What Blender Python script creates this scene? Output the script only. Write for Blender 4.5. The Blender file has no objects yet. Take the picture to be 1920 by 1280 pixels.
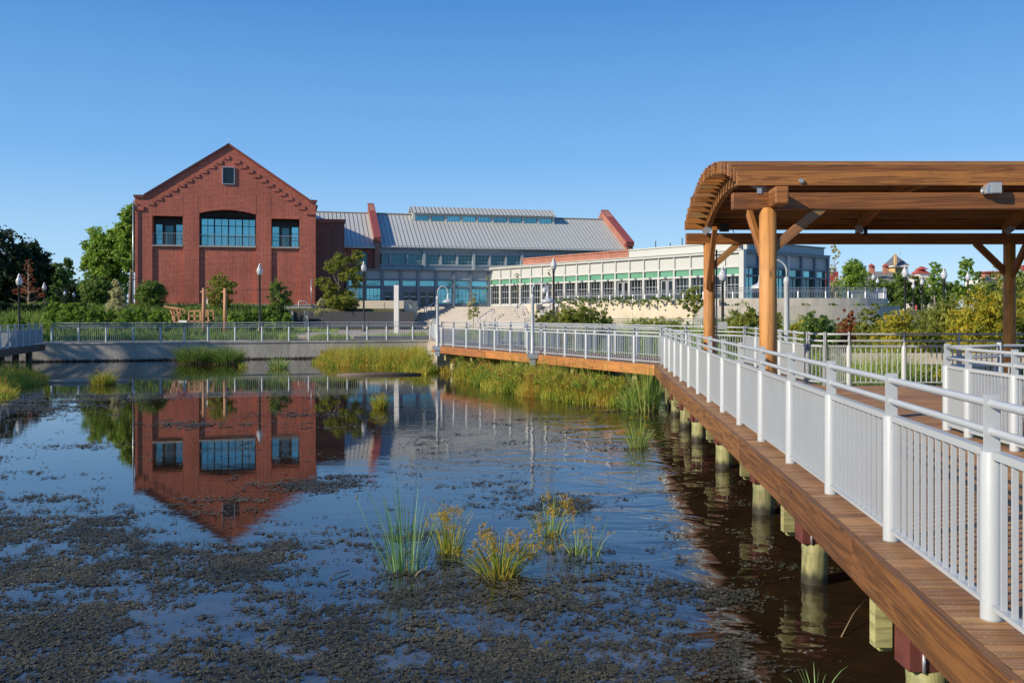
import bpy, math, random
import numpy as np
from math import radians as R, sin, cos, pi, sqrt, atan2
from mathutils import Vector, Matrix

# ------------------------------------------------------------------ camera, sky, sun
F, CX, HY, CZ = 1700.0, 960.0, 585.5, 2.64      # focal length / principal column / horizon row (pixels), eye height (m)
SC = bpy.context.scene
COL = SC.collection
cam = bpy.data.cameras.new('camera'); camo = bpy.data.objects.new('camera', cam); COL.objects.link(camo)
camo.location = (0, 0, CZ); camo.rotation_euler = (R(90), 0, 0)
cam.sensor_width = 36; cam.lens = F / 1920 * 36; cam.shift_y = -(640 - HY) / 1920
cam.clip_start = 0.1; cam.clip_end = 6000
SC.camera = camo
SUN_A, SUN_E = 29.0, 27.0                       # azimuth behind-left of the view, elevation
sdir = Vector((-cos(R(SUN_A)) * cos(R(SUN_E)), -sin(R(SUN_A)) * cos(R(SUN_E)), sin(R(SUN_E))))
W = bpy.data.worlds.new('World'); SC.world = W; W.use_nodes = True
nt = W.node_tree; nt.nodes.clear()
sky = nt.nodes.new('ShaderNodeTexSky'); sky.sky_type = 'NISHITA'; sky.sun_disc = False
sky.sun_elevation = R(SUN_E); sky.sun_rotation = atan2(sdir.x, sdir.y)
sky.air_density = 1.0; sky.dust_density = 0.35; sky.ozone_density = 2.6; sky.altitude = 50
bg = nt.nodes.new('ShaderNodeBackground'); bg.inputs[1].default_value = 0.125
wo = nt.nodes.new('ShaderNodeOutputWorld')
# the clear-day gradient of the photograph: pale at the horizon, saturated blue overhead
geo = nt.nodes.new('ShaderNodeTexCoord'); sx_ = nt.nodes.new('ShaderNodeSeparateXYZ'); nt.links.new(geo.outputs['Generated'], sx_.inputs[0])
rp = nt.nodes.new('ShaderNodeValToRGB'); nt.links.new(sx_.outputs[2], rp.inputs[0])
els = rp.color_ramp.elements
for q, (ps, c) in enumerate([(0.0, (.55, .76, .92)), (.06, (.36, .62, .90)), (.16, (.175, .43, .82)), (.32, (.062, .25, .64)), (.6, (.035, .16, .48)), (1.0, (.025, .12, .40))]):
    e = els[q] if q < 2 else els.new(ps)
    e.position = ps; e.color = (*c, 1)
sc_ = nt.nodes.new('ShaderNodeVectorMath'); sc_.operation = 'SCALE'; sc_.inputs[3].default_value = 7.6; nt.links.new(rp.outputs[0], sc_.inputs[0])
mxw = nt.nodes.new('ShaderNodeMix'); mxw.data_type = 'RGBA'; mxw.inputs[0].default_value = .85
nt.links.new(sky.outputs[0], mxw.inputs[6]); nt.links.new(sc_.outputs[0], mxw.inputs[7])
nt.links.new(mxw.outputs[2], bg.inputs[0]); nt.links.new(bg.outputs[0], wo.inputs[0])
sl = bpy.data.lights.new('sun', 'SUN'); sl.energy = 4.9; sl.angle = R(0.53); sl.color = (1, 0.86, 0.68)
so = bpy.data.objects.new('sun', sl); COL.objects.link(so)
so.rotation_euler = sdir.to_track_quat('Z', 'Y').to_euler()
SC.view_settings.view_transform = 'Standard'; SC.view_settings.look = 'None'
SC.view_settings.exposure = 0.2; SC.view_settings.gamma = 1
SC.cycles.max_bounces = 6; SC.cycles.transparent_max_bounces = 8

rng = random.Random(7)

# ------------------------------------------------------------------ measuring helpers
def at(x, t, z=0.0):                             # a point t*F metres away on the bearing of column x
    return Vector(((x - CX) * t, F * t, z))
def G(x, y, z=0.0):                              # the point at height z seen at (x, y)
    return at(x, (CZ - z) / (y - HY), z)
class Plane:                                     # a vertical facade through two measured bearings
    def __init__(s, x0, t0, x1, t1):
        a, b = at(x0, t0), at(x1, t1)
        s.o = a; s.th = atan2(b.y - a.y, b.x - a.x); s.W = (b - a).length
        s.c, s.s = cos(s.th), sin(s.th)
    def base(s, d): return s.o.x - s.s * d, s.o.y + s.c * d
    def u(s, px, d=0.0):
        k = (px - CX) / F; x, y = s.base(d)
        return (k * y - x) / (s.c - k * s.s)
    def z(s, px, py, d=0.0):
        y = s.base(d)[1] + s.u(px, d) * s.s
        return CZ - (py - HY) * y / F
def lerp(a, b, f): return a + (b - a) * f

# ------------------------------------------------------------------ mesh builder
class MB:
    def __init__(s): s.v = []; s.f = []; s.uv = []; s.sm = []; s.r = []; s.cur = None
    def rnd(s): return rng.random() if s.cur is None else s.cur
    def face(s, idx, uv=None, sm=False, r=0.5):
        s.f.append(tuple(idx)); s.uv.append(uv or [(0, 0)] * len(idx)); s.sm.append(sm); s.r.append(r)
    def bar(s, a, b, w, h, up=(0, 0, 1), skew=None):
        a, b = Vector(a), Vector(b); d = b - a; L = d.length
        if L < 1e-6: return
        d /= L; up = Vector(up)
        if abs(d.dot(up)) > 0.98: up = Vector((0, 1, 0))
        sx = d.cross(up).normalized(); sz = sx.cross(d).normalized()
        n = len(s.v); ou, ov = rng.random() * 50, rng.random() * 50; r = s.rnd()
        for p in (a, b):
            for i, j in ((-1, -1), (1, -1), (1, 1), (-1, 1)):
                s.v.append(p + sx * (i * w / 2) + sz * (j * h / 2))
        per = [0, w, w + h, 2 * w + h, 2 * w + 2 * h]
        for k in range(4):
            k2 = (k + 1) % 4
            s.face((n + k, n + k2, n + 4 + k2, n + 4 + k), [(ou, ov + per[k]), (ou, ov + per[k + 1]), (ou + L, ov + per[k + 1]), (ou + L, ov + per[k])], r=r)
        e = [(ou, ov), (ou + .02, ov), (ou + .02, ov + h), (ou, ov + h)]
        s.face((n + 3, n + 2, n + 1, n), e, r=r); s.face((n + 4, n + 5, n + 6, n + 7), e, r=r)
    def box(s, x0, x1, y0, y1, z0, z1):
        dx, dy = x1 - x0, y1 - y0
        if abs(dx) >= abs(dy) : s.bar((x0, (y0 + y1) / 2, (z0 + z1) / 2), (x1, (y0 + y1) / 2, (z0 + z1) / 2), abs(dy), abs(z1 - z0))
        else: s.bar(((x0 + x1) / 2, y0, (z0 + z1) / 2), ((x0 + x1) / 2, y1, (z0 + z1) / 2), abs(dx), abs(z1 - z0))
    def tube(s, pts, rad, n=10, cap=True):
        pts = [Vector(p) for p in pts]; m = len(pts)
        rads = rad if isinstance(rad, (list, tuple)) else [rad] * m
        base = len(s.v); r = s.rnd(); ou = rng.random() * 50; L = 0
        d = (pts[1] - pts[0]).normalized()
        up = Vector((0, 0, 1)) if abs(d.z) < .9 else Vector((1, 0, 0))
        sx = d.cross(up).normalized()
        ls = []
        for i, p in enumerate(pts):
            if i > 0: L += (pts[i] - pts[i - 1]).length
            ls.append(L)
            t = (pts[min(i + 1, m - 1)] - pts[max(i - 1, 0)]).normalized()
            sx = (sx - t * sx.dot(t)).normalized(); sy = t.cross(sx)
            for k in range(n):
                a = 2 * pi * k / n
                s.v.append(p + (sx * cos(a) + sy * sin(a)) * rads[i])
        for i in range(m - 1):
            for k in range(n):
                k2 = (k + 1) % n; c = 2 * pi * rads[i] / n
                s.face((base + i * n + k, base + i * n + k2, base + (i + 1) * n + k2, base + (i + 1) * n + k),
                       [(ou + ls[i], c * k), (ou + ls[i], c * (k + 1)), (ou + ls[i + 1], c * (k + 1)), (ou + ls[i + 1], c * k)], True, r)
        if cap:
            s.face([base + k for k in range(n)][::-1], None, False, r)
            s.face([base + (m - 1) * n + k for k in range(n)], None, False, r)
    def prism(s, poly, y0, y1):                   # polygon in (x, z), extruded along y
        n = len(s.v); m = len(poly); r = s.rnd()
        for y in (y0, y1):
            for x, z in poly: s.v.append(Vector((x, y, z)))
        s.face(list(range(n, n + m)), [(x, z) for x, z in poly], r=r)
        s.face(list(range(n + m, n + 2 * m))[::-1], [(x, z) for x, z in poly][::-1], r=r)
        for k in range(m):
            k2 = (k + 1) % m
            s.face((n + k2, n + k, n + m + k, n + m + k2), [(0, 0), (1, 0), (1, 1), (0, 1)], r=r)
    def slab(s, poly, z0, z1):                    # polygon in (x, y), extruded along z
        n = len(s.v); m = len(poly); r = s.rnd()
        for z in (z0, z1):
            for x, y in poly: s.v.append(Vector((x, y, z)))
        s.face(list(range(n, n + m))[::-1], [(p[0], p[1]) for p in poly][::-1], r=r)
        s.face(list(range(n + m, n + 2 * m)), [(p[0], p[1]) for p in poly], r=r)
        for k in range(m):
            k2 = (k + 1) % m
            s.face((n + k, n + k2, n + m + k2, n + m + k), [(0, 0), (1, 0), (1, 1), (0, 1)], r=r)
    def lathe(s, cx, cy, prof, n=14):             # profile [(r, z)...]
        base = len(s.v); r = s.rnd(); m = len(prof)
        for rr, z in prof:
            for k in range(n):
                a = 2 * pi * k / n; s.v.append(Vector((cx + rr * cos(a), cy + rr * sin(a), z)))
        for i in range(m - 1):
            for k in range(n):
                k2 = (k + 1) % n
                s.face((base + i * n + k, base + i * n + k2, base + (i + 1) * n + k2, base + (i + 1) * n + k), None, True, r)
        s.face([base + k for k in range(n)][::-1], None, False, r); s.face([base + (m - 1) * n + k for k in range(n)], None, False, r)
    def build(s, name, mat, parent=None, world=False, bevel=0):
        me = bpy.data.meshes.new(name)
        vs = s.v
        if world and parent is not None:
            inv = (Matrix.Translation(parent.location) @ parent.rotation_euler.to_matrix().to_4x4()).inverted()
            vs = [inv @ v for v in vs]
        me.from_pydata([tuple(v) for v in vs], [], s.f)
        uvl = me.uv_layers.new(name='UVMap')
        flat = [c for face in s.uv for p in face for c in p]
        uvl.data.foreach_set('uv', flat)
        me.polygons.foreach_set('use_smooth', s.sm)
        a = me.attributes.new('rnd', 'FLOAT', 'FACE'); a.data.foreach_set('value', s.r)
        me.materials.append(mat); me.update()
        o = bpy.data.objects.new(name, me); COL.objects.link(o)
        if parent is not None: o.parent = parent
        if bevel:
            b = o.modifiers.new('bevel', 'BEVEL'); b.width = bevel; b.segments = 2; b.limit_method = 'ANGLE'
        return o

def tag(o, label=None, cat=None, group=None, kind=None):
    if label: o['label'] = label
    if cat: o['category'] = cat
    if group: o['group'] = group
    if kind: o['kind'] = kind
    return o
def thing(name, label, cat, loc=(0, 0, 0), rz=0.0, group=None):
    o = bpy.data.objects.new(name, None); COL.objects.link(o)
    o.location = loc; o.rotation_euler = (0, 0, rz); o.empty_display_size = .3
    return tag(o, label, cat, group)
def copy_tree(o, parent=None):
    c = o.copy(); COL.objects.link(c)
    if parent is not None: c.parent = parent
    for ch in [q for q in SC.objects if q.parent == o]: copy_tree(ch, c)
    return c

# ------------------------------------------------------------------ materials
def nodes(name):
    m = bpy.data.materials.new(name); m.use_nodes = True; t = m.node_tree; t.nodes.clear()
    out = t.nodes.new('ShaderNodeOutputMaterial'); p = t.nodes.new('ShaderNodeBsdfPrincipled')
    t.links.new(p.outputs[0], out.inputs[0])
    return m, t, p, out
def N(t, typ, **k):
    n = t.nodes.new('ShaderNode' + typ)
    for a, b in k.items():
        if a.startswith('i_'):
            key = a[2:]
            n.inputs[int(key) if key.isdigit() else key].default_value = b
        else: setattr(n, a, b)
    return n
def ramp(t, fac, stops, interp='LINEAR'):
    n = t.nodes.new('ShaderNodeValToRGB'); n.color_ramp.interpolation = interp
    e = n.color_ramp.elements
    while len(e) < len(stops): e.new(.5)
    for k, (p, c) in enumerate(stops):
        e[k].position = p; e[k].color = (c[0], c[1], c[2], 1) if hasattr(c, '__len__') else (c, c, c, 1)
    t.links.new(fac, n.inputs[0]); return n.outputs[0]
def mixc(t, fac, a, b, mode='MIX'):
    n = t.nodes.new('ShaderNodeMix'); n.data_type = 'RGBA'; n.blend_type = mode
    if isinstance(fac, (int, float)): n.inputs[0].default_value = fac
    else: t.links.new(fac, n.inputs[0])
    for s, i in ((a, 6), (b, 7)):
        if isinstance(s, tuple): n.inputs[i].default_value = (*s, 1)
        else: t.links.new(s, n.inputs[i])
    return n.outputs[2]
def math_(t, op, a, b=0.0, c=None):
    n = t.nodes.new('ShaderNodeMath'); n.operation = op
    for i, s in enumerate((a, b, c)):
        if s is None: continue
        if isinstance(s, (int, float)): n.inputs[i].default_value = s
        else: t.links.new(s, n.inputs[i])
    return n.outputs[0]
def coord(t, kind='Object', scale=(1, 1, 1)):
    tc = t.nodes.new('ShaderNodeTexCoord'); mp = t.nodes.new('ShaderNodeMapping'); mp.inputs['Scale'].default_value = scale
    t.links.new(tc.outputs[kind], mp.inputs[0]); return mp.outputs[0]
def noise(t, vec, scale, detail=3, rough=.5, dist=0.0):
    n = N(t, 'TexNoise'); n.inputs['Scale'].default_value = scale; n.inputs['Detail'].default_value = detail
    n.inputs['Roughness'].default_value = rough; n.inputs['Distortion'].default_value = dist
    if vec is not None: t.links.new(vec, n.inputs['Vector'])
    return n.outputs['Fac']
def bump(t, p, h, strength=.3, dist=.01):
    b = N(t, 'Bump'); b.inputs['Strength'].default_value = strength; b.inputs['Distance'].default_value = dist
    t.links.new(h, b.inputs['Height']); t.links.new(b.outputs[0], p.inputs['Normal'])
def attr(t, name='rnd'):
    return N(t, 'Attribute', attribute_name=name).outputs['Fac']

def m_paint(name, col, rough=.4, var=.12, metallic=0.0, sc=1.5, streak=False):
    m, t, p, o = nodes(name)
    v = coord(t, 'Object', (1, 1, .25) if streak else (1, 1, 1))
    f = noise(t, v, sc, 5, .6)
    f2 = noise(t, coord(t, 'Object'), sc * 14, 3, .6)
    ff = math_(t, 'ADD', math_(t, 'MULTIPLY', f, .7), math_(t, 'MULTIPLY', f2, .3))
    c = ramp(t, ff, [(.3, tuple(x * (1 - var) for x in col)), (.7, tuple(min(1, x * (1 + var)) for x in col))])
    t.links.new(c, p.inputs['Base Color']); p.inputs['Roughness'].default_value = rough; p.inputs['Metallic'].default_value = metallic
    bump(t, p, f2, .15, .004)
    return m
def m_wood(name, light, dark, rough=.6, across=34, contrast=1.0, green=0.0):
    m, t, p, o = nodes(name)
    tc = N(t, 'TexCoord'); mp = N(t, 'Mapping'); t.links.new(tc.outputs['UV'], mp.inputs[0])
    low = noise(t, mp.outputs[0], 1.3, 2, .5)
    mp2 = N(t, 'Mapping'); mp2.inputs['Scale'].default_value = (.42, across * .30, 1); t.links.new(tc.outputs['UV'], mp2.inputs[0])
    grain = noise(t, mp2.outputs[0], 1.0, 6, .62, .9)
    mp3 = N(t, 'Mapping'); mp3.inputs['Scale'].default_value = (1.2, across * 3.2, 1); t.links.new(tc.outputs['UV'], mp3.inputs[0])
    fine = noise(t, mp3.outputs[0], 1.0, 3, .6, .2)
    w = math_(t, 'SINE', math_(t, 'MULTIPLY', grain, 34.0)); w = math_(t, 'MULTIPLY', math_(t, 'ADD', w, 1.0), .5)
    g = math_(t, 'ADD', math_(t, 'MULTIPLY', w, .34), math_(t, 'MULTIPLY', fine, .66))
    vo = N(t, 'TexVoronoi'); vo.inputs['Scale'].default_value = 1.0
    mp4 = N(t, 'Mapping'); mp4.inputs['Scale'].default_value = (1.6, 5.0, 1); t.links.new(tc.outputs['UV'], mp4.inputs[0]); t.links.new(mp4.outputs[0], vo.inputs['Vector'])
    knot = ramp(t, vo.outputs['Distance'], [(.05, 1.0), (.14, 0.0)])
    c = ramp(t, g, [(.25, dark), (.5, tuple(lerp(a, b, .6) for a, b in zip(dark, light))), (.8, light)])
    r = attr(t)
    hsv = N(t, 'HueSaturation'); t.links.new(c, hsv.inputs['Color'])
    t.links.new(math_(t, 'ADD', math_(t, 'MULTIPLY', r, .55), .72), hsv.inputs['Value'])
    t.links.new(math_(t, 'ADD', math_(t, 'MULTIPLY', r, .010), .497), hsv.inputs['Hue'])
    c2 = mixc(t, math_(t, 'MULTIPLY', knot, .75), hsv.outputs[0], tuple(x * .35 for x in dark))
    if green:
        gm = ramp(t, noise(t, mp.outputs[0], 2.3, 3, .6), [(.52, 0.0), (.62, 1.0)])
        c2 = mixc(t, math_(t, 'MULTIPLY', gm, green), c2, (.17, .2, .1))
    st_ = ramp(t, noise(t, mp.outputs[0], 3.1, 5, .7), [(.5, 0.0), (.72, 1.0)])
    c2 = mixc(t, math_(t, 'MULTIPLY', st_, .45), c2, (light[0] * .30, light[1] * .36, light[2] * .6))
    c3 = mixc(t, math_(t, 'MULTIPLY', low, .25), c2, tuple(x * .8 for x in light))
    t.links.new(c3, p.inputs['Base Color']); p.inputs['Roughness'].default_value = rough
    bump(t, p, g, .35, .004)
    return m
def m_brick(name, c1, c2, mortar, sx=.21, sy=.075):
    m, t, p, o = nodes(name)
    tc = N(t, 'TexCoord'); sp = N(t, 'SeparateXYZ'); t.links.new(tc.outputs['Object'], sp.inputs[0])
    cb = N(t, 'CombineXYZ'); t.links.new(math_(t, 'ADD', sp.outputs[0], sp.outputs[1]), cb.inputs[0]); t.links.new(sp.outputs[2], cb.inputs[1])
    b = N(t, 'TexBrick', offset=.5, squash=.5, squash_frequency=2)
    b.inputs['Scale'].default_value = 1; b.inputs['Brick Width'].default_value = sx; b.inputs['Row Height'].default_value = sy
    b.inputs['Mortar Size'].default_value = .012; b.inputs['Color1'].default_value = (*c1, 1); b.inputs['Color2'].default_value = (*c2, 1); b.inputs['Mortar'].default_value = (*mortar, 1)
    b.inputs['Bias'].default_value = -.1
    t.links.new(cb.outputs[0], b.inputs['Vector'])
    n1 = noise(t, tc.outputs['Object'], .35, 4, .6); n2 = noise(t, tc.outputs['Object'], 4, 3, .6)
    mps = N(t, 'Mapping'); mps.inputs['Scale'].default_value = (1.6, 1.6, .12); t.links.new(tc.outputs['Object'], mps.inputs[0]); n3 = noise(t, mps.outputs[0], 1.0, 4, .6)
    f = math_(t, 'ADD', math_(t, 'MULTIPLY', n1, .4), math_(t, 'ADD', math_(t, 'MULTIPLY', n2, .3), math_(t, 'MULTIPLY', n3, .3)))
    hs = N(t, 'HueSaturation'); t.links.new(b.outputs['Color'], hs.inputs['Color']); t.links.new(math_(t, 'ADD', math_(t, 'MULTIPLY', f, 1.9), .06), hs.inputs['Value'])
    t.links.new(hs.outputs[0], p.inputs['Base Color']); p.inputs['Roughness'].default_value = .85
    bump(t, p, b.outputs['Fac'], -.4, .01)
    return m
def m_leaf(name, cols, trans=.45, rough=.6):
    m, t, p, out = nodes(name)
    r = attr(t)
    n = noise(t, coord(t, 'Object'), .9, 2, .5)
    f = math_(t, 'ADD', math_(t, 'MULTIPLY', r, .7), math_(t, 'MULTIPLY', n, .3))
    c = ramp(t, f, [(i / (len(cols) - 1) * .8 + .1, cc) for i, cc in enumerate(cols)])
    t.links.new(c, p.inputs['Base Color']); p.inputs['Roughness'].default_value = rough; p.inputs['Specular IOR Level'].default_value = .3
    tr = N(t, 'BsdfTranslucent'); t.links.new(mixc(t, .5, c, (.3, .4, .03), 'MIX') if False else c, tr.inputs[0])
    mx = N(t, 'MixShader'); mx.inputs[0].default_value = trans
    t.links.new(p.outputs[0], mx.inputs[1]); t.links.new(tr.outputs[0], mx.inputs[2]); t.links.new(mx.outputs[0], out.inputs[0])
    return m
def m_glass(name, col, metallic=.85, rough=.06, wav=.12):
    m, t, p, o = nodes(name)
    f = noise(t, coord(t, 'Object'), .8, 3, .6); oi = N(t, 'ObjectInfo')
    f = math_(t, 'ADD', math_(t, 'MULTIPLY', f, .5), math_(t, 'MULTIPLY', oi.outputs['Random'], .5))
    t.links.new(ramp(t, f, [(.2, tuple(x * .55 for x in col)), (.5, tuple(x * .9 for x in col)), (.8, tuple(min(1, x * 1.15) for x in col))]), p.inputs['Base Color'])  # uneven reflections put into the colour, differing from pane to pane
    p.inputs['Metallic'].default_value = metallic; p.inputs['Roughness'].default_value = rough
    bump(t, p, noise(t, coord(t, 'Object'), .9, 2), wav, .06)
    return m
def m_concrete(name, col, joint=None, stain=.35, sc=.6):
    m, t, p, o = nodes(name)
    v = coord(t, 'Object', (1, 1, .3)); a = noise(t, v, sc * 3, 6, .65); b = noise(t, coord(t, 'Object'), 14, 4, .6); big = noise(t, coord(t, 'Object'), sc, 3, .5)
    f = math_(t, 'ADD', math_(t, 'MULTIPLY', a, .5), math_(t, 'ADD', math_(t, 'MULTIPLY', b, .2), math_(t, 'MULTIPLY', big, .3)))
    t.links.new(ramp(t, f, [(.32, tuple(x * (1 - stain) for x in col)), (.55, col), (.75, tuple(min(1, x * 1.12) for x in col))]), p.inputs['Base Color'])
    p.inputs['Roughness'].default_value = .85; bump(t, p, b, .25, .006)
    return m

M = {}
M['white_metal'] = m_paint('white metal', (.42, .46, .485), .35, .05, 0, 2)
M['grey_metal'] = m_paint('grey metal', (.30, .34, .36), .4, .08)
M['galv'] = m_paint('galvanised metal', (.45, .47, .5), .35, .12, .6)
M['black_metal'] = m_paint('black metal', (.018, .019, .02), .4, .2)
M['brick'] = m_brick('red brick', (.47, .078, .043), (.30, .05, .03), (.50, .27, .19), .30, .105)
M['brick_shaded'] = m_brick('shaded red brick', (.17, .036, .026), (.12, .027, .022), (.2, .13, .11))
M['brick_orange'] = m_brick('orange brick', (.36, .10, .055), (.28, .075, .045), (.4, .26, .2))
M['cope_red'] = m_paint('red coping', (.27, .065, .045), .5, .1)
M['stone'] = m_concrete('pale stone', (.5, .47, .4))
M['concrete'] = m_concrete('retaining wall concrete', (.50, .46, .38), stain=.45)
M['cream'] = m_concrete('cream concrete', (.60, .535, .42), stain=.12)
M['paving'] = m_concrete('paving', (.42, .36, .3))
M['stairc'] = m_concrete('stair concrete', (.5, .48, .44), stain=.15)
M['darkwall'] = m_concrete('dark wall', (.06, .062, .068), stain=.2)
M['roof'] = m_paint('standing seam roof', (.49, .50, .46), .55, .06, .08, .8)
M['roof_seam'] = m_paint('roof seam', (.30, .34, .34), .45, .06, .2)
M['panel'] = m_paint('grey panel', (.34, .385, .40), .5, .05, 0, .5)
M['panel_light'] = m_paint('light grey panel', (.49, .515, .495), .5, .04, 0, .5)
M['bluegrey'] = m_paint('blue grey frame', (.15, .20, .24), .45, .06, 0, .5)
M['glass'] = m_glass('teal glass', (.20, .50, .56), .8, .05)
M['glass_dark'] = m_glass('dark teal glass', (.05, .13, .15), .7, .05)
M['glass_black'] = m_glass('dark glass', (.02, .03, .035), .3, .06)
M['green_glass'] = m_paint('green spandrel glass', (.14, .36, .24), .25, .12, 0, .7)
M['darkframe'] = m_paint('dark frame', (.02, .022, .026), .5, .1)
M['wood'] = m_wood('stained timber', (.42, .17, .042), (.10, .033, .009))
M['wood_post'] = m_wood('round timber post', (.60, .29, .085), (.30, .115, .03), across=20)
M['wood_slat'] = m_wood('roof slat timber', (.38, .185, .07), (.17, .068, .024), green=.35)
M['wood_deck'] = m_wood('deck boards', (.47, .245, .10), (.17, .075, .028), green=.16)
M['wood_fascia'] = m_wood('fascia timber', (.27, .118, .034), (.06, .022, .007))
M['wood_orange'] = m_wood('fresh orange timber', (.48, .20, .06), (.24, .085, .025))
M['wood_pile'] = m_wood('green treated timber', (.40, .38, .17), (.17, .17, .075), across=16)
def stain_below(name, base, z0, z1, dark, moss):
    m = base.copy(); m.name = name; t = m.node_tree; p = [n for n in t.nodes if n.type == 'BSDF_PRINCIPLED'][0]
    src = p.inputs['Base Color'].links[0].from_socket
    sp = N(t, 'SeparateXYZ'); g_ = N(t, 'NewGeometry'); t.links.new(g_.outputs['Position'], sp.inputs[0])
    nv = noise(t, coord(t, 'Object', (1, 1, .25)), 9, 4, .65)
    h = math_(t, 'ADD', sp.outputs[2], math_(t, 'MULTIPLY', math_(t, 'SUBTRACT', nv, .5), (z1 - z0) * 3.0))
    mr = N(t, 'MapRange'); mr.inputs['From Min'].default_value = z0; mr.inputs['From Max'].default_value = z1; mr.inputs['To Min'].default_value = 1; mr.inputs['To Max'].default_value = 0; t.links.new(h, mr.inputs[0])
    ms = ramp(t, noise(t, coord(t), 6, 4, .65), [(.48, 0.0), (.62, 1.0)])
    c = mixc(t, math_(t, 'MULTIPLY', ms, .55), src, moss); c = mixc(t, mr.outputs[0], c, dark); t.links.new(c, p.inputs['Base Color']); return m
M['pile'] = stain_below('mossy pile', M['wood_pile'], .06, .15, (.035, .032, .018), (.14, .17, .07))
M['wallstain'] = stain_below('stained wall', M['concrete'], .04, .14, (.02, .019, .014), (.27, .27, .23))
M['wood_red'] = m_paint('red painted timber', (.12, .034, .026), .6, .35, 0, 6)
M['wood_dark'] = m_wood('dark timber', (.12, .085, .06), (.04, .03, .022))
M['wood_play'] = m_wood('play timber', (.62, .33, .17), (.4, .18, .08))
M['bark'] = m_wood('bark', (.16, .12, .085), (.05, .038, .028), across=20)
M['bark_pale'] = m_wood('pale bark', (.4, .34, .26), (.2, .16, .12), across=20)
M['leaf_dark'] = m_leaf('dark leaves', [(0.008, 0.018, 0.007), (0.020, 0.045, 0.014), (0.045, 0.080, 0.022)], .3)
M['leaf_mid'] = m_leaf('mid leaves', [(0.047, 0.104, 0.022), (0.149, 0.244, 0.050), (0.324, 0.415, 0.094)])
M['leaf_fresh'] = m_leaf('fresh leaves', [(0.078, 0.160, 0.024), (0.216, 0.354, 0.047), (0.431, 0.583, 0.096)])
M['leaf_olive'] = m_leaf('olive leaves', [(.10, .14, .022), (.27, .31, .05), (.46, .46, .12)], .5)
M['leaf_yellow'] = m_leaf('yellow leaves', [(.13, .16, .022), (.32, .34, .035), (.56, .48, .05), (.56, .33, .05)])
M['leaf_rust'] = m_leaf('rusty needles', [(0.120, 0.042, 0.018), (0.336, 0.120, 0.048), (0.504, 0.216, 0.096)])
M['leaf_silver'] = m_leaf('silver leaves', [(0.274, 0.300, 0.144), (0.587, 0.566, 0.287), (0.600, 0.600, 0.415)])
M['reed'] = m_leaf('reed blades', [(0.072, 0.160, 0.029), (0.174, 0.319, 0.051), (0.362, 0.493, 0.102), (0.580, 0.522, 0.174)], .35)
M['rush'] = m_leaf('rush blades', [(0.072, 0.189, 0.058), (0.174, 0.348, 0.116), (0.362, 0.522, 0.232)], .3)
M['sedge'] = m_leaf('sedge blades', [(.035, .085, .012), (.17, .28, .03), (.40, .44, .05), (.54, .48, .08), (.46, .22, .05)], .42)
M['flower'] = m_leaf('sedge heads', [(.24, .20, .01), (.45, .32, .02), (.5, .22, .03)], .35)
M['dead'] = m_leaf('dead stalks', [(.2, .13, .07), (.4, .3, .18)], .2)
M['red'] = m_paint('red', (.55, .03, .03), .4, .1)
M['tilered'] = m_paint('red roof tiles', (.36, .07, .05), .7, .2, 0, 3)
M['slate'] = m_paint('grey slate', (.13, .14, .15), .7, .15, 0, 2)
M['slate_light'] = m_paint('weathered shingles', (.2, .2, .18), .8, .15, 0, 2)
M['yellow_wall'] = m_paint('yellow wall', (.6, .42, .18), .7, .08)
M['white_wall'] = m_paint('white wall', (.75, .73, .68), .7, .06)
M['green_roof'] = m_paint('pale green roof', (.32, .5, .42), .6, .1)

m, t, p, o = nodes('lamp glass')
p.inputs['Base Color'].default_value = (.8, .82, .84, 1); p.inputs['Roughness'].default_value = .12; p.inputs['Transmission Weight'].default_value = .35
t.links.new(ramp(t, noise(t, coord(t), 3), [(.3, (.6, .62, .64)), (.7, (.85, .86, .88))]), p.inputs['Base Color'])
M['globe'] = m

# water
m, t, p, o = nodes('pond water')
tc = N(t, 'TexCoord'); ob = tc.outputs['Object']
def vmap(scale, rot=0.0, loc=(0, 0, 0)):
    mp = N(t, 'Mapping'); mp.inputs['Scale'].default_value = scale; mp.inputs['Rotation'].default_value = (0, 0, rot); mp.inputs['Location'].default_value = loc
    t.links.new(ob, mp.inputs[0]); return mp.outputs[0]
calm = ramp(t, noise(t, vmap((1, 1, 1), 0, (3.1, 1.7, 0)), .11, 2, .5), [(.38, .12), (.62, 1.0)])
sepw = N(t, 'SeparateXYZ'); t.links.new(ob, sepw.inputs[0])
# breeze ruffles the open middle of the pond; the left and the near edge stay calm
mx_ = N(t, 'MapRange'); mx_.inputs['From Min'].default_value = -3.6; mx_.inputs['From Max'].default_value = .6; mx_.inputs['To Min'].default_value = .13; mx_.inputs['To Max'].default_value = 1.1; t.links.new(sepw.outputs[0], mx_.inputs[0])
mx2_ = N(t, 'MapRange'); mx2_.inputs['From Min'].default_value = .6; mx2_.inputs['From Max'].default_value = 2.2; mx2_.inputs['To Min'].default_value = .8; mx2_.inputs['To Max'].default_value = 2.6; t.links.new(sepw.outputs[0], mx2_.inputs[0])
fine = noise(t, vmap((2.6, 7.0, 1), R(14)), 1.0, 4, .6, .3)
mid = noise(t, vmap((.8, 2.6, 1), R(-12)), 1.0, 3, .55, .6)
slow = noise(t, vmap((.9, 1.2, 1), R(25)), 1.0, 2, .5, 1.4)
hgt = math_(t, 'ADD', math_(t, 'MULTIPLY', fine, .4), math_(t, 'MULTIPLY', mid, .6))
hgt = math_(t, 'MULTIPLY', hgt, math_(t, 'MULTIPLY', calm, mx_.outputs[0]))
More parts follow.
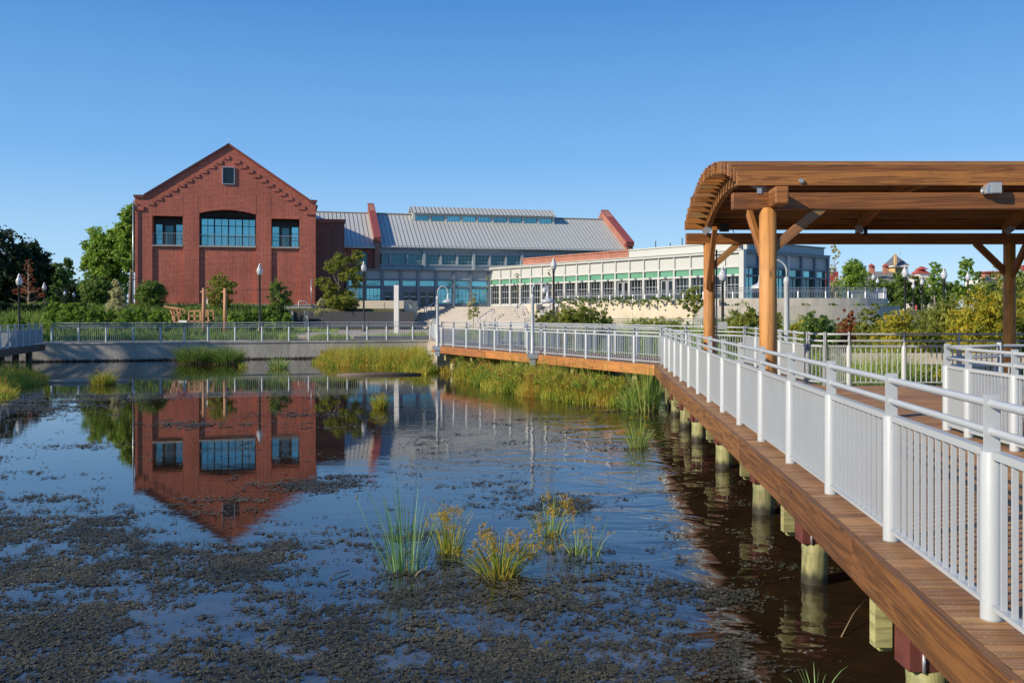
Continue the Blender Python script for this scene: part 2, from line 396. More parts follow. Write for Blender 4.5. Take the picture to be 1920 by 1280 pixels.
hgt = math_(t, 'ADD', hgt, math_(t, 'MULTIPLY', slow, math_(t, 'MULTIPLY', math_(t, 'MULTIPLY', mx_.outputs[0], mx_.outputs[0]), mx2_.outputs[0])))
b = N(t, 'Bump'); b.inputs['Strength'].default_value = .55; b.inputs['Distance'].default_value = .02
t.links.new(hgt, b.inputs['Height']); t.links.new(b.outputs[0], p.inputs['Normal'])
mud = noise(t, vmap((1, 1, 1)), .8, 4, .6)
# a dull dusty film lies on the still near water
fy = N(t, 'MapRange'); fy.inputs['From Min'].default_value = 7.0; fy.inputs['From Max'].default_value = 10.5; fy.inputs['To Min'].default_value = .6; fy.inputs['To Max'].default_value = 0; t.links.new(sepw.outputs[1], fy.inputs[0])
fx = N(t, 'MapRange'); fx.inputs['From Min'].default_value = 1.2; fx.inputs['From Max'].default_value = 2.0; fx.inputs['To Min'].default_value = 1; fx.inputs['To Max'].default_value = 0; t.links.new(sepw.outputs[0], fx.inputs[0])
film = ramp(t, noise(t, vmap((1, 1.3, 1), 0, (7.7, 2.2, 0)), .85, 6, .68), [(.44, 0.0), (.60, 1.0)])
film = math_(t, 'MULTIPLY', film, math_(t, 'MULTIPLY', fy.outputs[0], fx.outputs[0]))
t.links.new(mixc(t, film, ramp(t, mud, [(.35, (.012, .008, .004)), (.7, (.035, .022, .009))]), (.105, .098, .085)), p.inputs['Base Color'])
t.links.new(math_(t, 'ADD', math_(t, 'MULTIPLY', film, .2), .015), p.inputs['Roughness']); p.inputs['IOR'].default_value = 2.05
M['water'] = m

# ground
m, t, p, o = nodes('ground')
v = coord(t); n1 = noise(t, v, .25, 5, .6); n2 = noise(t, v, 5, 4, .7)
f = math_(t, 'ADD', math_(t, 'MULTIPLY', n1, .55), math_(t, 'MULTIPLY', n2, .45))
t.links.new(ramp(t, f, [(.35, (.03, .045, .014)), (.5, (.07, .08, .03)), (.68, (.15, .12, .07))]), p.inputs['Base Color'])
p.inputs['Roughness'].default_value = .95; bump(t, p, n2, .6, .05)
M['ground'] = m
m, t, p, o = nodes('algae')
v = coord(t); n1 = noise(t, v, .9, 5, .7); r = attr(t)
f = math_(t, 'ADD', math_(t, 'MULTIPLY', n1, .6), math_(t, 'MULTIPLY', r, .4))
t.links.new(ramp(t, f, [(.22, (.014, .018, .012)), (.42, (.04, .044, .03)), (.56, (.075, .07, .05)), (.70, (.14, .135, .07)), (.84, (.42, .39, .24))]), p.inputs['Base Color'])  # palest stop paints glints into the algae colour
p.inputs['Roughness'].default_value = .55; p.inputs['Specular IOR Level'].default_value = .35
M['algae'] = m

# ------------------------------------------------------------------ array meshes: foliage and blades
def mesh_arrays(name, mat, V, nq, rnd, parent=None, sides=4, smooth=False):
    me = bpy.data.meshes.new(name); nv = len(V)
    me.vertices.add(nv); me.vertices.foreach_set('co', V.astype(np.float32).ravel())
    Fi = nq.astype(np.int32); nf = len(Fi)
    me.loops.add(nf * sides); me.loops.foreach_set('vertex_index', Fi.ravel())
    me.polygons.add(nf); me.polygons.foreach_set('loop_start', np.arange(0, nf * sides, sides, dtype=np.int32))
    if smooth: me.polygons.foreach_set('use_smooth', np.ones(nf, dtype=bool))
    me.update(calc_edges=True)
    a = me.attributes.new('rnd', 'FLOAT', 'FACE'); a.data.foreach_set('value', rnd.astype(np.float32))
    me.materials.append(mat)
    o = bpy.data.objects.new(name, me); COL.objects.link(o)
    if parent is not None: o.parent = parent
    return o
def leaf_arrays(blobs, n, size, seed, clump=.28, aspect=.6, up=.3):
    """leaves gathered in clumps spread through ellipsoid blobs [(cx,cy,cz,rx,ry,rz)]"""
    g = np.random.default_rng(seed)
    B = np.array(blobs, float); vol = np.cbrt(B[:, 3] * B[:, 4] * B[:, 5]) ** 2; pr = vol / vol.sum()
    nc = max(10, n // 26)
    bi = g.choice(len(B), nc, p=pr)
    d = g.normal(size=(nc, 3)); d /= np.linalg.norm(d, axis=1)[:, None]
    rad = g.uniform(.25, 1.0, nc) ** .45 * g.uniform(.85, 1.12, nc)
    cc = B[bi, :3] + d * rad[:, None] * B[bi, 3:]
    cs = clump * np.cbrt(B[bi, 3] * B[bi, 4] * B[bi, 5]) * g.uniform(.5, 1.2, nc)
    ctint = g.uniform(0, 1, nc)
    ci = g.integers(0, nc, n)
    p = cc[ci] + g.normal(size=(n, 3)) * cs[ci][:, None] * np.array([.5, .5, .4])
    nrm = g.normal(size=(n, 3)) + d[ci] * .8 + np.array([0, 0, up]); nrm /= np.linalg.norm(nrm, axis=1)[:, None]
    a = np.cross(nrm, g.normal(size=(n, 3))); a /= np.linalg.norm(a, axis=1)[:, None]; b = np.cross(nrm, a)
    s = size * g.uniform(.6, 1.35, n)[:, None]
    V = np.stack([p - a * s, p + b * s * aspect * .6 - a * s * .1, p + a * s, p - b * s * aspect * .6 - a * s * .1], 1).reshape(-1, 3)
    Q = np.arange(4 * n).reshape(n, 4)
    return V, Q, np.clip(ctint[ci] * .6 + g.uniform(0, .4, n), 0, 1)
def blade_arrays(P, H, lean, width, seed, seg=4, droop=.35, spread=None):
    """thin curved blades; P (n,3) roots, H heights (n), lean (n,2) horizontal reach at the tip"""
    g = np.random.default_rng(seed); n = len(P)
    w = width * g.uniform(.7, 1.3, n)
    ang = g.uniform(0, 2 * pi, n); side = np.stack([np.cos(ang), np.sin(ang), np.zeros(n)], 1)
    Vs = []
    for k in range(seg + 1):
        f = k / seg
        c = P.copy(); c[:, :2] += lean * (f ** 1.8)[..., None] if hasattr(f, 'shape') else lean * (f ** 1.8)
        c[:, 2] += H * (f - droop * f ** 3 * np.minimum(1, np.linalg.norm(lean, axis=1) / np.maximum(H, .01)))
        ww = (w * (1 - f) ** .6 * .5 + .0004)[:, None]
        Vs.append(c - side * ww); Vs.append(c + side * ww)
    V = np.stack(Vs, 1)
    m = 2 * (seg + 1); base = (np.arange(n) * m)[:, None]
    Q = []
    for k in range(seg):
        Q.append(np.concatenate([base + 2 * k, base + 2 * k + 1, base + 2 * k + 3, base + 2 * k + 2], 1))
    Q = np.stack(Q, 1).reshape(-1, 4)
    return V.reshape(-1, 3), Q, np.repeat(g.uniform(0, 1, n), seg)
def merge(parts):
    Vs, Qs, Rs, off = [], [], [], 0
    for V, Q, r in parts: Vs.append(V); Qs.append(Q + off); Rs.append(r); off += len(V)
    return np.concatenate(Vs), np.concatenate(Qs), np.concatenate(Rs)

# fractal value noise for terrain and algae
def vnoise(x, y, seed=0):
    xi, yi = np.floor(x).astype(np.int64), np.floor(y).astype(np.int64); xf, yf = x - xi, y - yi
    def h(a, b):
        k = (a * 374761393 + b * 668265263 + seed * 974634777) & 0xffffffff
        k = ((k ^ (k >> 13)) * 1274126177) & 0xffffffff
        return ((k ^ (k >> 16)) & 0xffff) / 65535.0
    u, v = xf * xf * (3 - 2 * xf), yf * yf * (3 - 2 * yf)
    return (h(xi, yi) * (1 - u) + h(xi + 1, yi) * u) * (1 - v) + (h(xi, yi + 1) * (1 - u) + h(xi + 1, yi + 1) * u) * v
def fbm(x, y, seed=0, oct=4):
    s = 0; a = .5
    for k in range(oct): s = s + a * vnoise(x * 2 ** k, y * 2 ** k, seed + k * 17); a *= .5
    return s / (1 - .5 ** oct)
def sstep(a, b, x): q = np.clip((x - a) / (b - a), 0, 1); return q * q * (3 - 2 * q)
# ------------------------------------------------------------------ terrain
def wall_y(X): return 48.5 + .255 * (X + 24.65)
POND = [(-34, -14), (-34, wall_y(-34)), (-4.85, wall_y(-4.85)), (-4.1, 44), (-2.2, 38.2), (3.6, 30.2), (6.8, 27.2), (7.2, 19.9), (30, 20.3), (34, -14)]
def poly_sd(x, y, poly):
    d = np.full(x.shape, 1e9); ins = np.zeros(x.shape, bool); n = len(poly)
    for i in range(n):
        (x0, y0), (x1, y1) = poly[i], poly[(i + 1) % n]
        ex, ey = x1 - x0, y1 - y0; wx, wy = x - x0, y - y0
        k = np.clip((wx * ex + wy * ey) / (ex * ex + ey * ey), 0, 1)
        d = np.minimum(d, np.hypot(wx - ex * k, wy - ey * k))
        c = ((y0 <= y) & (y1 > y)) | ((y1 <= y) & (y0 > y))
        with np.errstate(divide='ignore', invalid='ignore'): xi = x0 + (y - y0) * ex / (ey if ey != 0 else 1e-9)
        ins ^= c & (x < xi)
    return np.where(ins, -d, d)
def ground_h(x, y):
    x = np.asarray(x, float); y = np.asarray(y, float)
    sd = poly_sd(x, y, POND)
    left = .93 + 1.97 * sstep(58, 71, y)                                  # planted slope up to the brick building
    mid = 1.0 + .2 * sstep(52, 60, y)
    right = .30 + .75 * sstep(36, 52, y) + 1.7 * sstep(56, 72, y) * sstep(22, 28, x)
    wl = 1 - sstep(-18.2, -17.4, x); wr = sstep(-1, 4.5, x)
    mid = mid + 1.75 * sstep(73.4, 73.9, y) * (1 - sstep(-9, -8.6, x))
    land = left * wl + (1 - wl) * (mid * (1 - wr) + right * wr)
    land = np.where(y > 100, 2.9, land); land = land + (fbm(x * .5, y * .5, 5) - .5) * .16
    hard = (x < -4.9) & (y > 40)                                           # behind the wall the ground is level at once
    f = np.where(hard, sstep(.75, 1.0, sd), sstep(-.6, 1.8, sd))
    return -.7 + (land + .7) * f
def gz(x, y): return float(ground_h(np.array([x]), np.array([y]))[0])
xs = np.concatenate([-np.geomspace(3200, 50, 26), np.arange(-46, -30, 1.6), np.arange(-30, 34, .55), np.arange(34, 60, 1.6), np.geomspace(62, 3200, 26)])
ys = np.concatenate([-np.geomspace(2500, 20, 12), np.arange(-14, 18, 2.0), np.arange(18, 86, .55), np.arange(86, 112, 1.6), np.geomspace(115, 4500, 26)])
xx, yy = np.meshgrid(xs, ys); zz = ground_h(xx, yy)
V = np.stack([xx.ravel(), yy.ravel(), zz.ravel()], 1); nx, ny = len(xs), len(ys)
i = np.arange((nx - 1) * (ny - 1)); r0 = (i // (nx - 1)) * nx + i % (nx - 1)
tag(mesh_arrays('ground', M['ground'], V, np.stack([r0, r0 + 1, r0 + nx + 1, r0 + nx], 1), np.zeros(len(r0)), smooth=True), kind='structure')
b = MB(); b.v = [Vector(p) for p in ((-60, -30, 0), (60, -30, 0), (60, 58, 0), (-60, 58, 0))]; b.face((0, 1, 2, 3))
tag(b.build('pond_water', M['water']), kind='structure')

# promenade paving behind the wall and plaza in front of the steps
b = MB(); b.cur = .5
b.slab([(-4.9, 53.9), (-4.0, 44.5), (-2.6, 41.2), (-1.3, 41.9), (.5, 44.5), (3, 55), (4, 80), (-8.5, 82), (-8.8, 73.3), (-16.5, 73.2), (-16.5, 70), (-12, 62), (-11.6, 57.2), (-14.6, 56.4), (-14.6, 55.4), (-9.5, 55.4), (-9.2, wall_y(-9.2) + .3)], .9, 1.24)
tag(b.build('plaza_path', M['paving']), kind='structure')
b = MB(); b.cur = .5
b.slab([(-36, wall_y(-36) + .3), (-11, wall_y(-11) + .3), (-11, wall_y(-11) + 2.3), (-36, wall_y(-36) + 2.3)], .8, 1.0)
tag(b.build('promenade_path', M['paving']), kind='structure')

# retaining wall at the far side of the pond
t = thing('retaining_wall', 'long low grey concrete wall holding the far bank of the pond', 'wall', (-24.65, 48.5, 0), atan2(.255, 1))
b = MB(); b.cur = .5
L = (Vector((-4.85, wall_y(-4.85), 0)) - Vector((-24.65, 48.5, 0))).length
x = -12.0
while x < L - .1:
    x1 = min(x + 4.05, L); b.box(x + .012, x1 - .012, 0, .3, -.6, .93); x = x1
b.box(-12, L, .02, .32, -.6, .9)
b.build('wall', M['wallstain'], t)
b = MB(); b.box(-12, L + .02, -.04, .36, .93, 1.02); b.build('coping', M['concrete'], t)
a0, a1 = Vector((-4.85, wall_y(-4.85), 0)), Vector((-3.35, 41.1, 0))
b = MB(); b.bar((a0.x, a0.y + .2, .1), (a1.x, a1.y, .1), .3, 1.66); b.bar((a1.x - .1, a1.y - .05, .1), (-1.1, 42.4, .1), .3, 1.5)
tag(b.build('abutment_wall', M['wallstain']), 'pale concrete abutment wall under the far end of the boardwalk', 'wall')

# ------------------------------------------------------------------ railings
def railing(name, label, pts, nb=12, closed_ends=(True, True), mat=None, group=None, H=1.06, solid=False):
    """pts: post bases; posts are parts, two round rails, one infill panel per bay"""
    mat = mat or M['white_metal']; pts = [Vector(p) for p in pts]
    root = thing(name, label, 'railing', pts[0], 0, group)
    for i, p in enumerate(pts):
        d = (pts[min(i + 1, len(pts) - 1)] - pts[max(i - 1, 0)]).normalized()
        m_ = MB(); m_.lathe(p.x, p.y, [(.054, p.z), (.052, p.z + .01), (.052, p.z + .80), (.046, p.z + .813)], 16)
        sidev = Vector((-d.y, d.x, 0))
        m_.bar(p + sidev * .037 + Vector((0, 0, .94)), p - sidev * .037 + Vector((0, 0, .94)), .014, .29)
        m_.build('post', mat, root, True)
    for nm, h, r_ in (('handrail', 1.04, .0215), ('lower_rail', .905, .0205)):
        m_ = MB(); q = [p + Vector((0, 0, h)) for p in pts]; m_.tube(q, r_, 10); m_.build(nm, mat, root, True)
    for i in range(len(pts) - 1):
        a, c = pts[i], pts[i + 1]; d = (c - a); L_ = d.length; d /= L_; sidev = Vector((-d.y, d.x, 0))
        s, e = a + d * .060, c - d * .060; m_ = MB()
        m_.bar(s + Vector((0, 0, .80)), e + Vector((0, 0, .80)), .052, .038)
        m_.bar(s + Vector((0, 0, .075)), e + Vector((0, 0, .075)), .052, .022)
        n = max(3, round(L_ / .108) - 1) if nb is None else nb
        for k in range(n):
            q = s.lerp(e, (k + .5) / n if nb is None else (k + .65) / (n + .3))
            m_.bar(q + Vector((0, 0, .086)), q + Vector((0, 0, .781)), .027 if not solid else .09, .013, up=sidev.cross(Vector((0, 0, 1))))
        m_.build('infill_panel', mat, root, True)
    return root

DZ = 1.16
NEARPX = [(1860, 1160), (1668, 1012), (1556, 922), (1480, 865), (1428, 825), (1386, 795), (1356, 773), (1330, 754), (1311, 738.5), (1294.5, 726), (1280, 715), (1267, 705.5), (1255.5, 697), (1247.5, 690), (1241, 684)]
near = [G(x, y, DZ) for x, y in NEARPX]
# even out measuring noise with a smooth curve through the bases
ny_ = np.array([p.y for p in near]); nx_ = np.array([p.x for p in near]); cf = np.polyfit(ny_, nx_, 3)
def near_x(y): return float(np.polyval(cf, y)) if y > 3 else float(np.polyval(cf, 3) + (y - 3) * .088)
npost = 17
yvals = [near[0].y + (near[-1].y - near[0].y) * k / 14 for k in range(-3, 15)]
near = [Vector((near_x(y), y, DZ)) for y in yvals]
railing('boardwalk_railing', 'nearest white railing along the pond edge of the boardwalk, with tall round posts', near, 12)
CORN = near[-1]
LEND = G(825, 648, DZ) + Vector((.1, -.3, 0))
ln = [CORN.lerp(LEND, k / 12) for k in range(13)]
dL = (LEND - CORN).normalized(); nL = Vector((-dL.y, dL.x, 0)); nL = nL if nL.y > 0 else -nL
ln = [p - nL * 0.0 for p in ln]
railing('boardwalk_railing', 'metal railing on the pond side of the far boardwalk leg, above the sedge bank', ln, 10)
WID = 2.25
FC = Vector((6.74, 26.3, DZ)); FE = LEND + nL * WID + dL * .4
fr = [FC.lerp(FE, k / 13) for k in range(14)]
railing('boardwalk_railing', 'railing on the building side of the far boardwalk leg, before the reeds', fr, 10)
RC = G(1540, 724, DZ)
rr = [FC, Vector((6.62, 24.6, DZ)), Vector((6.47, 23.0, DZ)), Vector((6.34, 21.45, DZ)), Vector((6.22, 19.95, DZ)), Vector((6.12, 18.75, DZ))]
railing('boardwalk_railing', 'railing seen edge-on like solid panels, behind the two round pergola posts', rr, 14)
lat = [Vector((6.12, 18.75, DZ)), Vector((6.3, 18.25, DZ))] + [Vector((6.78 + 1.11 * k, 18.25, DZ)) for k in range(9)]
railing('platform_railing', 'open metal railing at the back of the pergola platform in front of the yellow shrubs', lat[1:], 9)
b_ = railing('corner_railing_piece', 'short corner panel where the right boardwalk railing meets the platform railing', lat[:2], 3)
AC = G(1776, 806, DZ)
ra = [AC, G(1816, 820, DZ), G(1862, 834.5, DZ), Vector((5.33, 8.4, DZ)), Vector((5.22, 7.0, DZ)), Vector((5.1, 5.5, DZ))]
ra[2] = ra[1].lerp(ra[3], .45)
railing('boardwalk_railing', 'railing at the right frame edge running forward along the inner deck side', ra, 12)
rb = [AC + Vector((.02, .05, 0))] + [Vector((6.42 + 1.11 * k, 11.95 + .03 * k, DZ)) for k in range(6)]
railing('platform_railing', 'metal railing running right from the pointed corner, in front of the shaded pergola post', rb, 9)

# ------------------------------------------------------------------ decks
def edge_l(y): return near_x(y) - .185
def edge_r(y):
    if y < 11.6: return lerp(5.0, 5.62, max(0, (y - 4)) / 7.6)
    if y < 18.4: return 15.2
    return lerp(6.30, 6.92, (y - 18.4) / 8.1)
b = MB(); y = -1.0; k = 0
while y < CORN.y + .2:
    ya, yb = y + .005, y + .135
    xl = edge_l((ya + yb) / 2); xr = edge_r((ya + yb) / 2)
    n0 = len(b.v); x0 = xl
    segs = [x0]
    if xr - xl > 5:
        segs += [xl + 3.1 + .9 * (k % 3), xl + 7.2 + .7 * (k % 2)]
    segs.append(xr)
    for q in range(len(segs) - 1):
        b.bar((segs[q] + .001, (ya + yb) / 2, DZ - .019), (segs[q + 1] - .002, (ya + yb) / 2, DZ - .019), yb - ya, .038)
    y += .14; k += 1
deck = tag(b.build('boardwalk_deck', M['wood_deck']), 'brown plank deck of the near boardwalk and pergola platform', 'boardwalk')
# nail heads along the near edge are part of the deck
nb_ = MB(); y = 2.0
while y < 8:
    for dx in (.06, .1):
        for dy in (.035, .1):
            nb_.lathe(edge_l(y) + dx + rng.uniform(-.008, .008), y + dy, [(.0035, DZ), (.003, DZ + .001)], 6)
    y += .14
nb_.build('nail_head', M['galv'], deck)
b = MB(); s = 0; Lr = (LEND - CORN).length
c0 = CORN - nL * .185
while s < Lr + .5:
    p = c0 + dL * s; b.bar(p + nL * .004 + Vector((0, 0, -.019)), p + nL * (WID + .36) + Vector((0, 0, -.019)), .134, .038); s += .14
o = b.build('boardwalk_deck', M['wood_deck']); tag(o, 'brown plank deck of the far boardwalk leg between its two railings', 'boardwalk')
# corner infill between the two legs
b = MB(); b.slab([(CORN.x + .0, CORN.y - .02), (edge_r(CORN.y), CORN.y - .02), (FC.x + .2, FC.y + .3), (CORN.x + nL.x * 2.4, CORN.y + nL.y * 2.4)], DZ - .05, DZ - .008)
b.build('corner_board', M['wood_deck'], o, False)
def fascia(name, label, pts, h=.275, mat=None, th=.05, brk=2):
    t_ = thing(name, label, 'fascia beam', pts[0])
    for i in range(0, len(pts) - 1, brk):
        m_ = MB()
        j = min(i + brk, len(pts) - 1)
        a, c = Vector(pts[i]), Vector(pts[j]); d = (c - a).normalized()
        m_.bar(a + d * .002 - Vector((0, 0, h / 2 + .0)), c - d * .002 - Vector((0, 0, h / 2)), th, h)
        m_.build('board', mat or M['wood_fascia'], t_, True, .005)
    return t_
fp = [Vector((edge_l(y) - .028, y, DZ + .004)) for y in [-1 + 2.32 * k for k in range(int((CORN.y + 1) / 2.32) + 1)]] + [Vector((c0.x - .03, c0.y, DZ + .004))]
fascia('fascia_beam', 'long brown timber edge beam of the near boardwalk above the pilings', fp, brk=1)
fp = [c0 - nL * .03 + dL * (Lr + .5) * k / 6 + Vector((0, 0, .004)) for k in range(7)]
fascia('fascia_beam', 'orange timber edge beam of the far boardwalk leg above the sedge', fp, h=.30, mat=M['wood_orange'], brk=1)
# pilings: a round pile, a red cap beam and a treated block, repeated under the edge
piles = [Vector((2.62, 5.75, 0)), G(1526, 1091, 0), G(1431, 961, 0), G(1357, 876, 0), G(1309, 826, 0), G(1286, 800, 0), G(1268, 778, 0), G(1256, 764, 0)]
names = ['nearest piling at the bottom right corner', 'second nearest piling, standing clear in the water', 'third piling from the camera', 'fourth piling from the camera', 'fifth piling from the camera', 'sixth piling from the camera', 'seventh piling from the camera', 'farthest piling before the boardwalk corner']
def make_pile(i, p):
    t_ = thing('piling', 'greenish timber ' + names[i] + ', under the near boardwalk', 'piling', (p.x, p.y, 0), 0, 'pilings under the near boardwalk')
    m_ = MB(); r_ = .122 if i < 2 else .14
    m_.tube([(0, 0, -.8), (0, 0, -.1), (.01, 0, .3), (0, 0, .40)], [r_ * 1.04, r_ * 1.02, r_, r_ * .98], 20); m_.build('pile', M['pile'], t_)
    m_ = MB(); m_.box(-.15, 2.6, -.11, .11, .402, .64); m_.box(-.12, 2.6, -.10, .10, .642, .86); m_.build('cap_beam', M['wood_red'], t_, False, .006)
    m_ = MB(); m_.box(-.24, -.12, .20, .29, .44, .87); m_.box(-.17, -.08, .30, .38, .38, .87); m_.build('treated_block', M['wood_pile'], t_, False, .005)
    for q in (-.06, .05):
        m_ = MB(); m_.tube([(q, -.118, .40), (q, -.118, .52)], .012, 8); m_.build('bolt', M['galv'], t_)
for i, p in enumerate(piles): make_pile(i, p)
# inner row, in shade
for i in range(7):
    p = lerp(5.75, 24.5, i / 6); x_ = near_x(p) + 2.1
    m_ = MB(); m_.tube([(x_, p, -.8), (x_, p, .40)], .14, 14)
    tag(m_.build('piling', M['wood_pile']), 'shaded inner piling deep under the near boardwalk deck', 'piling', 'inner pilings under the deck')
m_ = MB()
for q in (.25, .95, 1.7, 2.3):
    for k in range(len(near) - 1):
        a, c = near[k], near[k + 1]; m_.bar((a.x + q, a.y, DZ - .16), (c.x + q, c.y, DZ - .16), .06, .24)
m_.build('joist', M['wood_dark'], deck)
m_ = MB()
for q in (.2, 1.1, 2.1): m_.bar(CORN + nL * q + Vector((0, 0, -.17)), LEND + nL * q + Vector((0, 0, -.17)), .06, .24)
m_.build('joist', M['wood_dark'], o)
for k, f in enumerate((.08, .3, .55, .8, .97)):
    p = CORN.lerp(LEND, f) + nL * .35; m_ = MB(); m_.tube([(p.x, p.y, -.6), (p.x, p.y, .55)], .14, 12); m_.bar((p.x - nL.x * .4, p.y - nL.y * .4, .7), (p.x + nL.x * 2, p.y + nL.y * 2, .7), .2, .3)
    tag(m_.build('piling', M['wood_pile']), 'piling half hidden by sedge under the far boardwalk leg', 'piling', 'pilings under the far boardwalk leg')

# left boardwalk, timber in one dark colour
LZ = .98
l0, l1 = at(78, .0279, LZ), at(0, .0239, LZ)
ld = (l1 - l0).normalized()
lp = [l0 + ld * 1.17 * k for k in range(14)]
railing('boardwalk_railing', 'shaded blue grey railing with close bars at the far left edge of the pond', lp, 15, solid=True)
fp = [p + Vector((.18, -.02, 0)) for p in lp]
fascia('fascia_beam', 'dark timber edge beam below the left railing', fp, h=.32, mat=M['wood_dark'], brk=3)
ln_ = Vector((ld.y, -ld.x, 0)); ln_ = ln_ if ln_.x < 0 else -ln_
b = MB(); s = 0
while s < 15: p = l0 + ld * s; b.bar(p - ln_ * .15 + Vector((0, 0, -.02)), p + ln_ * 2.4 + Vector((0, 0, -.02)), .134, .038); s += .14
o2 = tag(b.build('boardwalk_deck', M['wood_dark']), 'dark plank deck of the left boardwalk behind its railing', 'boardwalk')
for k in range(6):
    p = l0 + ld * (1.2 + 2.3 * k) + ln_ * .3; b = MB(); b.tube([(p.x, p.y, -.7), (p.x, p.y, .7)], .15, 12)
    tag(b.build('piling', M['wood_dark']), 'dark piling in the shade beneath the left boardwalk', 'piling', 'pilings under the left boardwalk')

# railing on the retaining wall
wd = Vector((1, .255, 0)).normalized(); w0 = Vector((-24.55, wall_y(-24.55) + .16, 1.02))
wl_px = [97, 147.5, 199, 249.5, 301, 345.5, 390, 441, 491.5, 542, 579, 615, 651.5, 688.5, 725, 774, 806]
def on_wall(px):
    k = (px - CX) / F; x_ = k * (48.66 + .255 * 24.65) / (1 - .255 * k); return Vector((x_, wall_y(x_) + .16, 1.02))
railing('promenade_railing', 'long blue grey metal railing on top of the far retaining wall', [on_wall(p) for p in wl_px], None)
b_end = [on_wall(806), Vector((-4.2, 47.6, 1.1)), Vector((-3.45, 41.6, 1.15))]
railing('promenade_railing', 'receding metal railing between the retaining wall and the far end of the boardwalk', [b_end[0] + Vector((.1, -.1, 0)), Vector((-4.45, 51.4, 1.2)), Vector((-4.15, 49.0, 1.2)), Vector((-3.9, 46.6, 1.2)), Vector((-3.65, 44.2, 1.2)), Vector((-3.4, 41.8, 1.18))], 12)

# ------------------------------------------------------------------ pergola
FB, BB = F * .00688, F * .01039                  # front and back post rows
def px_x(Y): return 1.90 + .085 * Y             # slats' left ends lie on the skewed line of the two left posts
per = thing('pergola', 'arched timber pergola on round posts at the right, roofed with upright slats', 'pergola', (3.84, BB, DZ))
PA, PB, PC, PD = Vector((3.30, FB, DZ)), Vector((3.84, BB, DZ)), Vector((9.69, BB, DZ)), Vector((9.15, FB, DZ))
PE = [Vector((15.5, BB, DZ)), Vector((15.0, FB, DZ))]
for p in (PA, PB, PC, PD, *PE):
    m_ = MB(); m_.tube([p - Vector((0, 0, 2.0 if p in (PD, PE[1]) else .3)), p + Vector((.004, 0, 1.2)), p + Vector((0, 0, 2.82))], [.116, .112, .108], 24); m_.build('post', M['wood_post'], per, True)
bz0, bz1 = 3.965, 4.175
for Y in (FB, BB):
    x0 = PA.x - .46 if Y == FB else PB.x - .45
    m_ = MB(); m_.bar((x0, Y, (bz0 + bz1) / 2), (16.2, Y, (bz0 + bz1) / 2), .14, bz1 - bz0); m_.build('beam', M['wood'], per, True, .006)
def arch_z(Y): return 4.98 - .050 * (Y - 14.9) ** 2
Y0s, Y1s = FB - .05, 18.1
ns = 22
for k in range(ns):
    Y = Y0s + (Y1s - Y0s) * k / (ns - 1) ; zt = arch_z(Y); xl = px_x(Y) + rng.uniform(-.02, .02)
    m_ = MB(); m_.bar((xl, Y, zt - .092), (16.4, Y, zt - .092), .055, .184); m_.build('roof_slat', M['wood_slat'] if k in (3, 5, 8, 13, 15, 17, 19) else M['wood'], per, True, .004)
def rafter(xoff, w=.1):
    m_ = MB(); n = 16; ya, yb = FB - .0, BB + .25; poly = []
    for k in range(n + 1):
        Y = lerp(ya, yb, k / n); poly.append((Y, arch_z(Y) - .08))
    for k in range(n, -1, -1):
        Y = lerp(ya, yb, k / n); zz_ = arch_z(Y) - .34
        poly.append((Y, zz_))
    base = len(m_.v)
    for s_ in (-w / 2, w / 2):
        for Y, z in poly: m_.v.append(Vector((px_x(Y) + xoff + s_, Y, z)))
    q = len(poly)
    for k in range(n):                            # sides as strips so the grain follows
        for s_ in (0, 1):
            a, c, d, e = k, k + 1, q - 2 - k, q - 1 - k
            idx = [base + s_ * q + v_ for v_ in (a, c, d, e)]
            if s_ == 0: idx = idx[::-1]
            L1, L2 = k * .4, (k + 1) * .4
            uv = [(L1, .3), (L2, .3), (L2, 0), (L1, 0)]; m_.face(idx, uv if s_ else uv[::-1], r=.6)
    for k in range(q):
        k2 = (k + 1) % q; m_.face((base + k2, base + k, base + q + k, base + q + k2), [(k2 * .4, 1), (k * .4, 1), (k * .4, 1.1), (k2 * .4, 1.1)], r=.6)
    m_.build('arched_rafter', M['wood'], per, True)
for xo in (.42, 3.4, 6.30, 9.3, 12.2): rafter(xo, .09)
# sheet over rear slats; front part, sunk between them, added to block sun
m_ = MB(); q = 24
pl_ = [(lerp(Y0s + .05, Y1s + .02, k / q)) for k in range(q + 1)]
for k in range(q):
    a, c = pl_[k], pl_[k + 1]; lo_ = lambda Y: .008 - .09 * (Y < 14.2)
    za, zc_ = arch_z(a) + lo_(a), arch_z(c) + lo_(c); n0 = len(m_.v)
    for (Y, z) in ((a, za), (c, zc_)):
        for x in (px_x(Y) + .03, 16.3):
            for dz in (0, .012): m_.v.append(Vector((x, Y, z + dz)))
    m_.face((n0, n0 + 4, n0 + 6, n0 + 2)); m_.face((n0 + 1, n0 + 3, n0 + 7, n0 + 5)); m_.face((n0, n0 + 1, n0 + 5, n0 + 4)); m_.face((n0 + 2, n0 + 6, n0 + 7, n0 + 3))
m_.build('roof_cover_sun_block', M['wood_dark'], per, True)
